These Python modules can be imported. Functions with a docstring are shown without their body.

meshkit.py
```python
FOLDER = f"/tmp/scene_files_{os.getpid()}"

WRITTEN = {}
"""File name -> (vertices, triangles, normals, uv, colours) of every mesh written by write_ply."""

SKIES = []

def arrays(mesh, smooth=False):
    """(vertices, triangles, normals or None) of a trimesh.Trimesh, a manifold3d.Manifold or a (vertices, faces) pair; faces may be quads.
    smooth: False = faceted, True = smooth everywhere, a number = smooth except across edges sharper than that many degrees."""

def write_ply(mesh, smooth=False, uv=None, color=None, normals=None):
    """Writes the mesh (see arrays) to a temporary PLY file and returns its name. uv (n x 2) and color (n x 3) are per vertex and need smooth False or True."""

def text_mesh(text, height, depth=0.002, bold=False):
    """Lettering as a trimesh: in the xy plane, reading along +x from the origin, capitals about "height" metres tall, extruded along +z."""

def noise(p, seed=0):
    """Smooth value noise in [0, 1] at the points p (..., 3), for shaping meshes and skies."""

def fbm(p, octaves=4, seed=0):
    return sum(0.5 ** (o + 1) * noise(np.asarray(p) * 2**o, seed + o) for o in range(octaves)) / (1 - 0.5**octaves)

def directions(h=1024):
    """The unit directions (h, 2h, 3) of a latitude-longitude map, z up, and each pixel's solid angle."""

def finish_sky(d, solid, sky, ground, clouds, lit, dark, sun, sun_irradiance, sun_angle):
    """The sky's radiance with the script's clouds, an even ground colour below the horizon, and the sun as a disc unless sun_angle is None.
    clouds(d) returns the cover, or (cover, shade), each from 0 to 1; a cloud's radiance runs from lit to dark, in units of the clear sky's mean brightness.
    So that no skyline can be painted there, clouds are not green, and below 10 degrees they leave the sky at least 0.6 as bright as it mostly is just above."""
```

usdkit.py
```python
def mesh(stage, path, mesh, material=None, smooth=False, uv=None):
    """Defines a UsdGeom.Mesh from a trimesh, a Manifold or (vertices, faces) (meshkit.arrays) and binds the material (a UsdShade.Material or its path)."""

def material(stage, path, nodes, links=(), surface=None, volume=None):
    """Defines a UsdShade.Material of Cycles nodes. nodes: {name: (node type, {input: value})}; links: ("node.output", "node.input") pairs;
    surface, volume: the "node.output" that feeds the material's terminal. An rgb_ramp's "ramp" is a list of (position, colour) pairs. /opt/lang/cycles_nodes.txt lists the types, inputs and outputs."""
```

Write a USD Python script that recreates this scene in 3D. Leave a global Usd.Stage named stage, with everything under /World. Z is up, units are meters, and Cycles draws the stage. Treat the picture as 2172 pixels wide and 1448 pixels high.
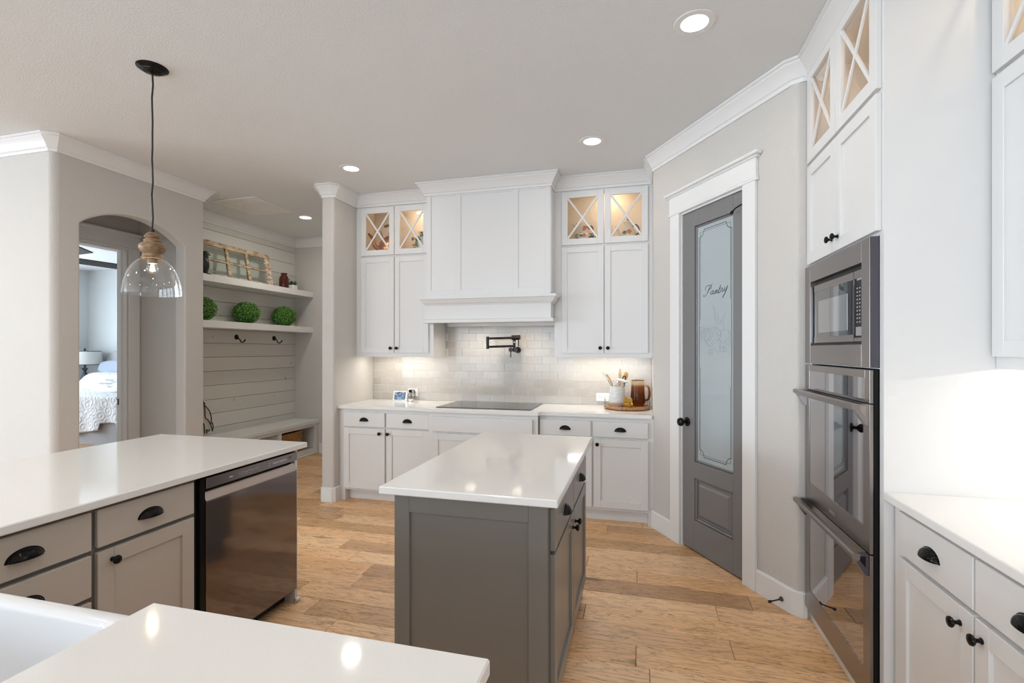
import math, random
import numpy as np
import trimesh, usdkit, meshkit
from shapely.geometry import Polygon, Point, LineString, box as sbox
from shapely.ops import unary_union
from pxr import Usd, UsdGeom, UsdLux, UsdShade, Gf, Sdf

stage = Usd.Stage.CreateInMemory()
UsdGeom.SetStageUpAxis(stage, UsdGeom.Tokens.z)
UsdGeom.SetStageMetersPerUnit(stage, 1.0)
UsdGeom.Xform.Define(stage, '/World')
UsdGeom.Scope.Define(stage, '/World/Looks')
rng = random.Random(7)
nrg = np.random.default_rng(7)
CEIL = 3.02

# ------------------------------------------------------------------ camera
cam = UsdGeom.Camera.Define(stage, '/World/camera')
cam.CreateHorizontalApertureAttr(36.0)
cam.CreateVerticalApertureAttr(24.0)
cam.CreateFocalLengthAttr(1040.0 / 2172 * 36)
cam.CreateVerticalApertureOffsetAttr(17.5 / 2172 * 36)
cam.CreateClippingRangeAttr(Gf.Vec2f(0.05, 100))
_x = UsdGeom.Xformable(cam)
_x.AddTranslateOp().Set(Gf.Vec3d(0, 0, 1.45))
_x.AddRotateXYZOp().Set(Gf.Vec3f(90, 0, 14.66))
EXPOSURE = 0.5
cam.CreateExposureAttr(EXPOSURE)

# ------------------------------------------------------------------ sky and daylight
dome = UsdLux.DomeLight.Define(stage, '/World/sky')
dome.CreateColorAttr(Gf.Vec3f(0.78, 0.89, 1.0))
dome.CreateIntensityAttr(0.9)

def rect_light(name, loc, rot, w, h, col, inten):
    l = UsdLux.RectLight.Define(stage, '/World/' + name)
    l.CreateWidthAttr(w); l.CreateHeightAttr(h)
    l.CreateColorAttr(Gf.Vec3f(*col)); l.CreateIntensityAttr(inten)
    x = UsdGeom.Xformable(l)
    x.AddTranslateOp().Set(Gf.Vec3d(*loc)); x.AddRotateXYZOp().Set(Gf.Vec3f(*rot))
    return l
DAY = (0.74, 0.875, 1.0)
# daylight from unseen living-side windows, placed behind and left to light the kitchen
for k, xc in enumerate((-7.4, -5.0, -2.6, -0.2)):
    rect_light('daylight_rear_%d' % k, (xc, -5.42, 1.45), (-90, 0, 180), 1.9, 2.3, DAY, 2.2)
for k, yc in enumerate((-3.4, -0.9)):
    rect_light('daylight_side_%d' % k, (-10.92, yc, 1.45), (90, 0, -90), 1.9, 2.3, DAY, 11.0)
rect_light('daylight_bedroom', (-10.75, 4.6, 1.6), (90, 0, -90), 2.4, 1.9, (0.76, 0.89, 1.0), 9.5)  # unseen bedroom window, placed to light the bedroom and the hall

# added fill lamps at the ceiling, out of view above and behind the camera
def disk_light(name, loc, r, col, inten):
    l = UsdLux.DiskLight.Define(stage, '/World/' + name)
    l.CreateRadiusAttr(r); l.CreateColorAttr(Gf.Vec3f(*col)); l.CreateIntensityAttr(inten)
    UsdGeom.Xformable(l).AddTranslateOp().Set(Gf.Vec3d(*loc))
for k, (x, y) in enumerate(((-2.42, 1.0), (-1.08, 1.0), (0.25, 0.9), (-3.4, 0.6), (-2.4, -1.4), (-.6, -1.4), (-5.5, -1.0), (-5.5, 1.2))):
    disk_light('downlight_%d' % k, (x, y, CEIL - .006), .075, (1.0, 0.92, 0.83), 75.0 if k < 3 else (42.0 if y < 0 else 120.0))

# ------------------------------------------------------------------ materials
MAT = {}
def L3(r, g, b):
    f = lambda c: (c / 255 / 12.92) if c / 255 <= 0.04045 else ((c / 255 + 0.055) / 1.055) ** 2.4
    return (f(r), f(g), f(b))
def mat(name, nodes, links=(), surface='p.BSDF', volume=None):
    MAT[name] = usdkit.material(stage, '/World/Looks/' + name, nodes, links, surface, volume)
def plain(name, col, rough=0.5, metal=0.0, **kw):
    d = {'base_color': col, 'roughness': rough, 'metallic': metal}; d.update(kw)
    mat(name, {'p': ('principled_bsdf', d)})
def bumpy(name, col, rough, scale, strength, dist, detail=2.0, stretch=(1, 1, 1), metal=0.0, col2=None, **kw):
    d = {'base_color': col, 'roughness': rough, 'metallic': metal}; d.update(kw)
    nodes = {'g': ('geometry', {}), 'm': ('mapping', {'scale': stretch}),
             'n': ('noise_texture', {'scale': scale, 'detail': detail, 'roughness': 0.55}),
             'b': ('bump', {'strength': strength, 'distance': dist}), 'p': ('principled_bsdf', d)}
    links = [('g.position', 'm.vector'), ('m.vector', 'n.vector'), ('n.fac', 'b.height'), ('b.normal', 'p.normal')]
    if col2 is not None:
        nodes['r'] = ('rgb_ramp', {'ramp': [(0.3, col), (0.7, col2)]})
        links += [('n.fac', 'r.fac'), ('r.color', 'p.base_color')]
    mat(name, nodes, links)

WHITE = (0.745, 0.74, 0.735)
plain('cabinet_white', WHITE, 0.38)
plain('trim_white', (0.80, 0.80, 0.795), 0.40)
bumpy('wall_paint', (0.61, 0.585, 0.555), 0.75, 95, 0.5, 0.005, detail=3)
bumpy('ceiling_paint', (0.775, 0.795, 0.805), 0.85, 100, 0.4, 0.005, detail=3)
bumpy('bedroom_paint', (0.66, 0.69, 0.70), 0.8, 110, 0.3, 0.003)
plain('island_grey', (0.215, 0.205, 0.19), 0.30)
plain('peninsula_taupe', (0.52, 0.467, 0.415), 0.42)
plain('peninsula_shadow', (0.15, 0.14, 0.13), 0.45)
bumpy('quartz', (0.80, 0.785, 0.765), 0.075, 400, 0.0, 0.001, col2=(0.835, 0.825, 0.805))
plain('maple_interior', (0.84, 0.74, 0.62), 0.5)
plain('black_gloss', (0.008, 0.0075, 0.0075), 0.08, specular_ior_level=0.18)
plain('black_matte', (0.012, 0.012, 0.012), 0.5)
plain('black_metal', (0.018, 0.016, 0.016), 0.32, 0.6)
plain('cooktop_glass', (0.015, 0.014, 0.013), 0.05, specular_ior_level=0.45)
plain('steel_dark', (0.30, 0.275, 0.265), 0.27, 1.0)
plain('steel_side', (0.12, 0.115, 0.135), 0.34, 1.0)
plain('steel_bright', (0.55, 0.53, 0.52), 0.22, 1.0)
plain('oven_mirror', (0.43, 0.42, 0.435), 0.025, 1.0)
plain('microwave_glass', (0.24, 0.24, 0.245), 0.03, 1.0)
plain('microwave_window', (0.48, 0.48, 0.48), 0.06, 1.0)
bumpy('dishwasher_front', (0.235, 0.21, 0.21), 0.09, 1.0, 0.12, 0.02, detail=1.0, stretch=(1.2, 1.2, 6), metal=1.0)
plain('dishwasher_panel', (0.30, 0.28, 0.29), 0.22, 1.0)
plain('dishwasher_lip', (0.43, 0.365, 0.33), 0.24, 1.0)
plain('mark_white', (0.75, 0.76, 0.78), 0.5)
plain('mark_key', (0.32, 0.33, 0.35), 0.5)
plain('mark_grey', (0.30, 0.30, 0.32), 0.5)
plain('mark_dark', (0.03, 0.035, 0.035), 0.5)
plain('mark_faint', (0.26, 0.30, 0.31), 0.6)
plain('door_grey', (0.20, 0.195, 0.20), 0.40)
plain('porcelain', (0.84, 0.85, 0.87), 0.08)
plain('plastic_white', (0.82, 0.82, 0.81), 0.35)
plain('chrome', (0.7, 0.7, 0.7), 0.12, 1.0)
plain('vent_grey', (0.72, 0.70, 0.67), 0.6)
plain('vent_white', (0.90, 0.89, 0.87), 0.5)
plain('vent_dark', (0.40, 0.38, 0.36), 0.7)
plain('shiplap_gap', (0.30, 0.28, 0.25), 0.9)
plain('grout', (0.72, 0.69, 0.65), 0.8)
for i, c in enumerate(((0.465, 0.435, 0.395), (0.485, 0.455, 0.415), (0.445, 0.415, 0.375), (0.47, 0.445, 0.41))):
    bumpy('tile_%d' % i, c, 0.14, 26, 0.05, 0.01, detail=2, col2=tuple(v * 1.05 for v in c))
for i, c in enumerate(((0.69, 0.675, 0.635), (0.72, 0.705, 0.665), (0.665, 0.65, 0.61))):
    mat('shiplap_%d' % i, {
        'g': ('geometry', {}), 'm': ('mapping', {'scale': (3, 2, 40)}), 'n': ('noise_texture', {'scale': 6, 'detail': 3}),
        'v': ('noise_texture', {'scale': 9, 'detail': 1}), 'r': ('rgb_ramp', {'ramp': [(0.235, (0.50, 0.47, 0.42)), (0.27, c)]}),
        'b': ('bump', {'strength': 0.12, 'distance': 0.004}), 'p': ('principled_bsdf', {'roughness': 0.5})},
        [('g.position', 'm.vector'), ('m.vector', 'n.vector'), ('g.position', 'v.vector'), ('v.fac', 'r.fac'), ('r.color', 'p.base_color'), ('n.fac', 'b.height'), ('b.normal', 'p.normal')])

def wood_mat(name, base, off, dark=0.5, rough=0.36, grain=1.0):
    hi = tuple(min(1, c * 1.14) for c in base); lo = tuple(c * (0.80 if k == 0 else 0.74 if k == 1 else 0.66) for k, c in enumerate(base))
    streak = tuple(c * 0.30 for c in base)
    mat(name, {
        'g': ('geometry', {}),
        'm1': ('mapping', {'scale': (1.1, 9.0, 1), 'location': off}),
        'n1': ('noise_texture', {'scale': 1.7, 'detail': 4, 'roughness': 0.6, 'distortion': 1.6}),
        'w': ('math', {'math_type': 'multiply', 'value2': 14.0}), 'fr': ('math', {'math_type': 'pingpong', 'value2': 1.0}),
        'r1': ('rgb_ramp', {'ramp': [(0.0, tuple(c * .58 for c in lo)), (0.10, lo), (0.30, base), (1.0, hi)]}),
        'm2': ('mapping', {'scale': (5, 42, 1), 'location': off}),
        'n2': ('noise_texture', {'scale': 1.6, 'detail': 3, 'roughness': 0.6, 'distortion': 0.8}),
        'r2': ('rgb_ramp', {'ramp': [(0.57, (0, 0, 0)), (0.74, (grain * .62, grain * .62, grain * .62))]}),
        'm3': ('mapping', {'scale': (1.6, 3.4, 1), 'location': off}),
        'n3': ('noise_texture', {'scale': 2.4, 'detail': 5, 'roughness': 0.7, 'distortion': 0.6}),
        'r3': ('rgb_ramp', {'ramp': [(0.57, (0, 0, 0)), (0.72, (dark, dark, dark))]}),
        'm4': ('mapping', {'scale': (1.15, 4.2, 1), 'location': off}), 'v4': ('voronoi_texture', {'scale': 1.0}),
        'n4': ('noise_texture', {'scale': 14, 'detail': 3}), 'a4': ('math', {'math_type': 'multiply_add', 'value2': 0.10, 'value3': 0.0}), 's4': ('math', {'math_type': 'subtract'}),
        'r4': ('rgb_ramp', {'ramp': [(0.0, (.75, .75, .75)), (0.045, (.5, .5, .5)), (0.09, (0, 0, 0))]}), 'x3': ('mix', {'color2': tuple(c * 0.22 for c in base)}),
        'x1': ('mix', {'color2': streak}), 'x2': ('mix', {'color2': tuple(c * 0.36 for c in base)}),
        'b': ('bump', {'strength': 0.22, 'distance': 0.003}),
        'p': ('principled_bsdf', {'roughness': rough})},
        [('g.position', 'm1.vector'), ('m1.vector', 'n1.vector'), ('n1.fac', 'w.value1'), ('w.value', 'fr.value1'), ('fr.value', 'r1.fac'),
         ('g.position', 'm2.vector'), ('m2.vector', 'n2.vector'), ('n2.fac', 'r2.fac'),
         ('g.position', 'm3.vector'), ('m3.vector', 'n3.vector'), ('n3.fac', 'r3.fac'),
         ('r1.color', 'x1.color1'), ('r2.color', 'x1.fac'), ('x1.color', 'x2.color1'), ('r3.color', 'x2.fac'), ('x2.color', 'x3.color1'), ('r4.color', 'x3.fac'), ('x3.color', 'p.base_color'),
         ('g.position', 'm4.vector'), ('m4.vector', 'v4.vector'), ('g.position', 'n4.vector'), ('n4.fac', 'a4.value1'), ('v4.distance', 's4.value1'), ('a4.value', 's4.value2'), ('s4.value', 'r4.fac'),
         ('n1.fac', 'b.height'), ('b.normal', 'p.normal')])
PLANKS = [((0.50, 0.295, 0.155), .35), ((0.56, 0.34, 0.185), .3), ((0.45, 0.255, 0.125), .4), ((0.52, 0.295, 0.14), .4), ((0.535, 0.325, 0.175), .25),
          ((0.47, 0.265, 0.12), .45), ((0.55, 0.325, 0.165), .35), ((0.36, 0.20, 0.10), .5), ((0.345, 0.275, 0.205), .4), ((0.53, 0.32, 0.175), .4)]
for i, (c, dk) in enumerate(PLANKS):
    wood_mat('plank_%d' % i, tuple(min(.92, v) for v in np.array([c[0]*1.58, c[1]*1.66, c[2]*1.74]) * (1.0, 1.05, .88, .97, 1.08, .86, 1.02, .92, 1.0, 1.06)[i]), (i * 3.7, i * 5.3, 0), dk)
plain('subfloor', (0.10, 0.055, 0.03), 0.8)
wood_mat('floor_wood', (0.40, 0.235, 0.12), (9, 4, 0))
def turned(name, a, b, s, rough=0.5, stretch=(1, 1, 6)):
    mat(name, {'g': ('geometry', {}), 'm': ('mapping', {'scale': stretch}), 'n': ('noise_texture', {'scale': s, 'detail': 4, 'distortion': 0.6}),
               'r': ('rgb_ramp', {'ramp': [(0.32, a), (0.66, b)]}), 'p': ('principled_bsdf', {'roughness': rough})},
        [('g.position', 'm.vector'), ('m.vector', 'n.vector'), ('n.fac', 'r.fac'), ('r.color', 'p.base_color')])
turned('lamp_wood', (0.13, 0.07, 0.032), (0.31, 0.20, 0.11), 34, 0.45, (1, 1, 2.2))
turned('tray_wood', (0.24, 0.09, 0.03), (0.50, 0.23, 0.08), 12, 0.45, (8, 1, 1))
turned('spoon_wood', (0.42, 0.25, 0.12), (0.60, 0.40, 0.22), 20, 0.55)
turned('old_wood', (0.24, 0.115, 0.045), (0.66, 0.54, 0.40), 16, 0.7, (1, 1, 2))
turned('old_wood_pale', (0.34, 0.19, 0.09), (0.78, 0.71, 0.62), 15, 0.75, (1, 1, 2))
turned('wicker', (0.20, 0.095, 0.025), (0.46, 0.25, 0.075), 30, 0.6, (1, 1, 1))
turned('leaf_green', (0.05, 0.17, 0.018), (0.17, 0.42, 0.055), 55, 0.45, (1, 1, 1))
plain('leaf_core', (0.02, 0.06, 0.012), 0.8)
plain('leaf_dark', (0.03, 0.07, 0.03), 0.5)
plain('leaf_mid', (0.06, 0.16, 0.06), 0.5)
turned('stoneware', (0.58, 0.60, 0.60), (0.70, 0.71, 0.70), 22, 0.28, (1, 1, 3))
plain('stoneware_band', (0.50, 0.41, 0.31), 0.6)
plain('cream_ceramic', (0.78, 0.71, 0.58), 0.22)
plain('rose_red', (0.58, 0.14, 0.085), 0.35)
plain('handle_brown', (0.10, 0.05, 0.022), 0.3)
plain('copper', (0.62, 0.25, 0.10), 0.24, 1.0)
plain('copper_dark', (0.22, 0.09, 0.04), 0.35, 0.6)
plain('brown_jar', (0.06, 0.012, 0.006), 0.10)
plain('bird_bronze', (0.035, 0.042, 0.04), 0.35, 0.5)
plain('fabric_grey', (0.40, 0.40, 0.42), 0.9)
plain('fabric_blue', (0.33, 0.38, 0.46), 0.9)
plain('pillow_white', (0.72, 0.73, 0.75), 0.9)
plain('shade_linen', (0.66, 0.66, 0.64), 0.9)
plain('lamp_base', (0.05, 0.055, 0.065), 0.35)
turned('fan_blade', (0.02, 0.022, 0.026), (0.10, 0.105, 0.115), 6, 0.5, (3, 20, 1))
plain('cushion_cream', (0.66, 0.58, 0.49), 0.9)
plain('brass_dark', (0.06, 0.045, 0.04), 0.35, 0.8)
plain('yellow_glass', (0.80, 0.50, 0.05), 0.12, transmission_weight=0.7, ior=1.45)
plain('stone_grey', (0.28, 0.29, 0.31), 0.5)
plain('cord_black', (0.01, 0.01, 0.01), 0.6)
mat('quilt', {'g': ('geometry', {}), 'v': ('voronoi_texture', {'scale': 7.5}), 'w': ('math', {'math_type': 'multiply', 'value2': 17.0}),
              's': ('math', {'math_type': 'sine'}), 'b': ('bump', {'strength': 0.3, 'distance': 0.014}), 'p': ('principled_bsdf', {'base_color': (0.68, 0.69, 0.71), 'roughness': 0.95})},
    [('g.position', 'v.vector'), ('v.distance', 'w.value1'), ('w.value', 's.value1'), ('s.value', 'b.height'), ('b.normal', 'p.normal')])
def glassy(name, tint, refl=0.75, base=0.05):
    mat(name, {'t': ('transparent_bsdf', {'color': tint}), 'g': ('glossy_bsdf', {'color': (1, 1, 1), 'roughness': 0.01}), 'f': ('layer_weight', {'blend': 0.5}),
               'w': ('math', {'math_type': 'power', 'value2': 4.0}), 'a': ('math', {'math_type': 'multiply_add', 'value2': refl, 'value3': base}), 'x': ('mix_closure', {})},
        [('f.facing', 'w.value1'), ('w.value', 'a.value1'), ('a.value', 'x.fac'), ('t.BSDF', 'x.closure1'), ('g.BSDF', 'x.closure2')], surface='x.closure')
glassy('pane_glass', (0.97, 0.97, 0.96))
glassy('old_pane', (0.945, 0.98, 0.96))
glassy('lamp_glass', (0.955, 0.965, 0.97))
glassy('bulb_glass', (0.98, 0.96, 0.92), 0.75, 0.14)
glassy('clear_jar', (0.93, 0.94, 0.93))
mat('amber_glass', {'g': ('geometry', {}), 's': ('separate_xyz', {}), 'mr': ('map_range', {'from_min': 1.05, 'from_max': 1.135, 'clamp': True}),
                    'r': ('rgb_ramp', {'ramp': [(0.0, (0.46, 0.17, 0.045)), (0.75, (0.66, 0.36, 0.14)), (1.0, (0.92, 0.86, 0.74))]}),
                    't': ('transparent_bsdf', {}), 'd': ('principled_bsdf', {'roughness': 0.06, 'base_color': (0.30, 0.12, 0.04)}), 'x': ('mix_closure', {'fac': 0.16})},
    [('g.position', 's.vector'), ('s.z', 'mr.value'), ('mr.result', 'r.fac'), ('r.color', 't.color'), ('r.color', 'd.base_color'), ('t.BSDF', 'x.closure1'), ('d.BSDF', 'x.closure2')], surface='x.closure')
mat('frosted_glass', {'d': ('principled_bsdf', {'base_color': (0.46, 0.525, 0.55), 'roughness': 0.03, 'specular_ior_level': 0.75}),
                      't': ('translucent_bsdf', {'color': (0.62, 0.72, 0.74)}), 'x': ('mix_closure', {'fac': 0.12})},
    [('d.BSDF', 'x.closure1'), ('t.BSDF', 'x.closure2')], surface='x.closure')
mat('screen', {'g': ('geometry', {}), 'm': ('mapping', {'scale': (26, 26, 44), 'rotation': (0, 0.6, 0)}), 'n': ('noise_texture', {'scale': 1.0, 'detail': 3, 'distortion': 2.2}),
               'r': ('rgb_ramp', {'ramp': [(0.30, (0.05, 0.07, 0.10)), (0.5, (0.16, 0.22, 0.32)), (0.62, (0.50, 0.62, 0.80)), (0.75, (0.22, 0.30, 0.42))]}), 'e': ('emission', {'strength': 0.75})},
    [('g.position', 'm.vector'), ('m.vector', 'n.vector'), ('n.fac', 'r.fac'), ('r.color', 'e.color')], surface='e.emission')
def emit(name, col, s):
    mat(name, {'e': ('emission', {'color': col, 'strength': s})}, surface='e.emission')
emit('can_lens', (1.0, 0.91, 0.81), 44.0)
emit('strip_lens', (1.0, 0.93, 0.83), 27.0)
emit('puck_lens', (1.0, 0.80, 0.57), 78.0)
emit('hood_lens', (1.0, 0.88, 0.72), 160.0)
emit('mudroom_lens', (1.0, 0.93, 0.82), 150.0)
emit('filament', (1.0, 0.80, 0.52), 150.0)

# ------------------------------------------------------------------ scene helpers
BASE = {}
USED = set()
def numbered(parent, name):
    p = parent + '/' + name; k = 0
    while p in USED:
        k += 1; p = '%s/%s_%03d' % (parent, name, k)
    USED.add(p)
    return p
def setd(prim, **kw):
    for k, v in kw.items():
        if v: prim.SetCustomDataByKey(k, v)
def thing(name, label, cat, loc=(0, 0, 0), group=None, kind=None):
    p = numbered('/World', name)
    x = UsdGeom.Xform.Define(stage, p)
    x.AddTranslateOp().Set(Gf.Vec3d(*map(float, loc)))
    setd(x.GetPrim(), label=label, category=cat, group=group, kind=kind)
    BASE[p] = np.array(loc, float)
    return p
def obj(name, mesh, m, parent='/World', smooth=False, label=None, cat=None, group=None, kind=None):
    p = numbered(parent, name)
    if isinstance(mesh, MB): mesh = mesh.mesh()
    v, f = np.array(mesh.vertices), np.array(mesh.faces)
    b = BASE.get(parent, np.zeros(3))
    BASE[p] = b
    q = usdkit.mesh(stage, p, trimesh.Trimesh(v - b, f, process=False), MAT[m], smooth)
    setd(q.GetPrim(), label=label, category=cat, group=group, kind=kind)
    return p
def dup(src, loc, label, rot=None, scale=None, group=None):
    name = src.split('/')[-1]
    p = numbered('/World', name)
    x = UsdGeom.Xform.Define(stage, p)
    pr = x.GetPrim()
    pr.GetReferences().AddInternalReference(src)
    pr.SetInstanceable(True)
    x.ClearXformOpOrder()
    t = pr.GetAttribute('xformOp:translate')
    (UsdGeom.XformOp(t) if t else x.AddTranslateOp()).Set(Gf.Vec3d(*map(float, loc)))
    ops = [UsdGeom.XformOp(pr.GetAttribute('xformOp:translate'))]
    if rot is not None:
        o = x.AddRotateXYZOp(); o.Set(Gf.Vec3f(*rot)); ops.append(o)
    if scale is not None:
        o = x.AddScaleOp(); o.Set(Gf.Vec3f(*scale)); ops.append(o)
    x.SetXformOpOrder(ops)
    old = stage.GetPrimAtPath(src).GetCustomData()
    setd(pr, label=label, category=old.get('category'), group=group or old.get('group'))
    return p

# ------------------------------------------------------------------ mesh helpers
def _chamfer_template():
    from scipy.spatial import ConvexHull
    pts, key = [], []
    for sx in (-1, 1):
        for sy in (-1, 1):
            for sz in (-1, 1):
                for a in range(3):
                    s = np.array([sx, sy, sz], float); c = np.array([1., 1., 1.]); c[a] = 0
                    pts.append(s * 1.0 - s * c * 0.3); key.append((s, c))
    pts = np.array(pts); h = ConvexHull(pts); f = h.simplices.copy()
    for i, t in enumerate(f):
        n = np.cross(pts[t[1]] - pts[t[0]], pts[t[2]] - pts[t[0]])
        if n @ pts[t].mean(0) < 0: f[i] = t[::-1]
    return np.array([k[0] for k in key]), np.array([k[1] for k in key]), f
_CS, _CC, _CF = _chamfer_template()
def cbox(x0, x1, y0, y1, z0, z1, c=0.0):
    lo = np.array([min(x0, x1), min(y0, y1), min(z0, z1)]); hi = np.array([max(x0, x1), max(y0, y1), max(z0, z1)])
    if c <= 0:
        m = trimesh.creation.box(extents=hi - lo); m.apply_translation((hi + lo) / 2); return m
    h = (hi - lo) / 2; c = min(c, h.min() * 0.9)
    v = _CS * h - _CS * _CC * c + (hi + lo) / 2
    return trimesh.Trimesh(v, _CF, process=False)
class MB:
    def __init__(s): s.p = []
    def add(s, m): s.p.append(m); return s
    def box(s, *a, **k): s.p.append(cbox(*a, **k)); return s
    def mesh(s):
        vs, fs, n = [], [], 0
        for m in s.p:
            v, f = np.asarray(m.vertices), np.asarray(m.faces)
            vs.append(v); fs.append(f + n); n += len(v)
        return trimesh.Trimesh(np.vstack(vs), np.vstack(fs), process=False)
def extrude(poly, h, z=0.0):
    ms = [trimesh.creation.extrude_polygon(g, h, engine='earcut') for g in getattr(poly, 'geoms', [poly])]
    m = trimesh.util.concatenate(ms) if len(ms) > 1 else ms[0]
    m.apply_translation((0, 0, z)); return m
def lathe(prof, seg=32, loc=(0, 0, 0)):
    m = trimesh.creation.revolve(np.array(prof, float), sections=seg)
    if m.volume < 0: m.invert()
    m.apply_translation(loc); return m
def tube(pts, r, sides=8, caps=True):
    p = np.asarray(pts, float); n = len(p)
    r = np.broadcast_to(np.asarray(r, float), (n,))
    t = np.gradient(p, axis=0); t /= np.linalg.norm(t, axis=1, keepdims=True) + 1e-12
    ref = np.array([0, 0, 1.0]) if abs(t[0][2]) < 0.9 else np.array([1.0, 0, 0])
    A = []
    a = np.cross(t[0], ref); a /= np.linalg.norm(a)
    for i in range(n):
        a = a - t[i] * (a @ t[i]); a /= np.linalg.norm(a) + 1e-12; A.append(a)
    A = np.array(A); B = np.cross(t, A)
    ang = np.arange(sides) * 2 * math.pi / sides
    v = p[:, None] + r[:, None, None] * (np.cos(ang)[None, :, None] * A[:, None] + np.sin(ang)[None, :, None] * B[:, None])
    v = v.reshape(-1, 3); f = []
    for i in range(n - 1):
        for j in range(sides):
            q = [i * sides + j, i * sides + (j + 1) % sides, (i + 1) * sides + (j + 1) % sides, (i + 1) * sides + j]
            f += [[q[0], q[1], q[2]], [q[0], q[2], q[3]]]
    if caps:
        v = np.vstack([v, p[0], p[-1]]); k = n * sides
        for j in range(sides):
            f.append([k, (j + 1) % sides, j]); f.append([k + 1, (n - 1) * sides + j, (n - 1) * sides + (j + 1) % sides])
    return trimesh.Trimesh(v, np.array(f), process=False)
def spline(P, n=8):
    P = np.asarray(P, float); out = []
    Q = np.vstack([2 * P[0] - P[1], P, 2 * P[-1] - P[-2]])
    for i in range(1, len(Q) - 2):
        a, b, c, d = Q[i - 1], Q[i], Q[i + 1], Q[i + 2]
        for t in np.linspace(0, 1, n, endpoint=False):
            out.append(0.5 * (2 * b + (c - a) * t + (2 * a - 5 * b + 4 * c - d) * t * t + (3 * b - a - 3 * c + d) * t ** 3))
    out.append(P[-1]); return np.array(out)
def ellipsoid(c, r, sub=3):
    m = trimesh.creation.icosphere(subdivisions=sub); m.apply_scale(1.0)
    m.vertices = m.vertices * np.array(r) + np.array(c); return m
class Fr:
    """local frame: x along u, y along the outward normal n, z up"""
    def __init__(s, O, u, n):
        s.O = np.array(O, float); s.u = np.array(u, float); s.n = np.array(n, float)
        s.R = np.stack([s.u, s.n, np.array([0, 0, 1.0])], 1); s.flip = np.linalg.det(s.R) < 0
    def __call__(s, m):
        if isinstance(m, MB): m = m.mesh()
        v = np.asarray(m.vertices) @ s.R.T + s.O; f = np.asarray(m.faces)
        return trimesh.Trimesh(v, f[:, ::-1] if s.flip else f, process=False)
    def pt(s, u, n, z): return s.O + s.R @ np.array([u, n, z], float)
def offset_path(path, o):
    P = np.asarray(path, float); n = len(P); out = []
    N = []
    for i in range(n - 1):
        d = P[i + 1] - P[i]; d /= np.linalg.norm(d); N.append(np.array([d[1], -d[0]]))
    for i in range(n):
        if i == 0: out.append(P[0] + N[0] * o)
        elif i == n - 1: out.append(P[-1] + N[-1] * o)
        else:
            a, b = N[i - 1], N[i]; k = 1 + a @ b
            out.append(P[i] + (a + b) * (o / k))
    return np.array(out)
def sweep(path, prof):
    """profile (out, z) closed, swept along a plan path; the room lies to the right of the path"""
    n = len(path); k = len(prof)
    rings = [offset_path(path, o) for o, _ in prof]
    v = np.array([[rings[j][i][0], rings[j][i][1], prof[j][1]] for i in range(n) for j in range(k)])
    f = []
    for i in range(n - 1):
        for j in range(k):
            a, b = i * k + j, i * k + (j + 1) % k; c, d = a + k, b + k
            f += [[a, c, b], [b, c, d]]
    tri = trimesh.creation.triangulate_polygon(Polygon(prof), engine='earcut')[1]
    tri = np.asarray(tri)
    f = np.array(f); f = np.vstack([f, tri, tri[:, ::-1] + (n - 1) * k])
    m = trimesh.Trimesh(v, f, process=False)
    if m.volume < 0: m.invert()
    return m
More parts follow.
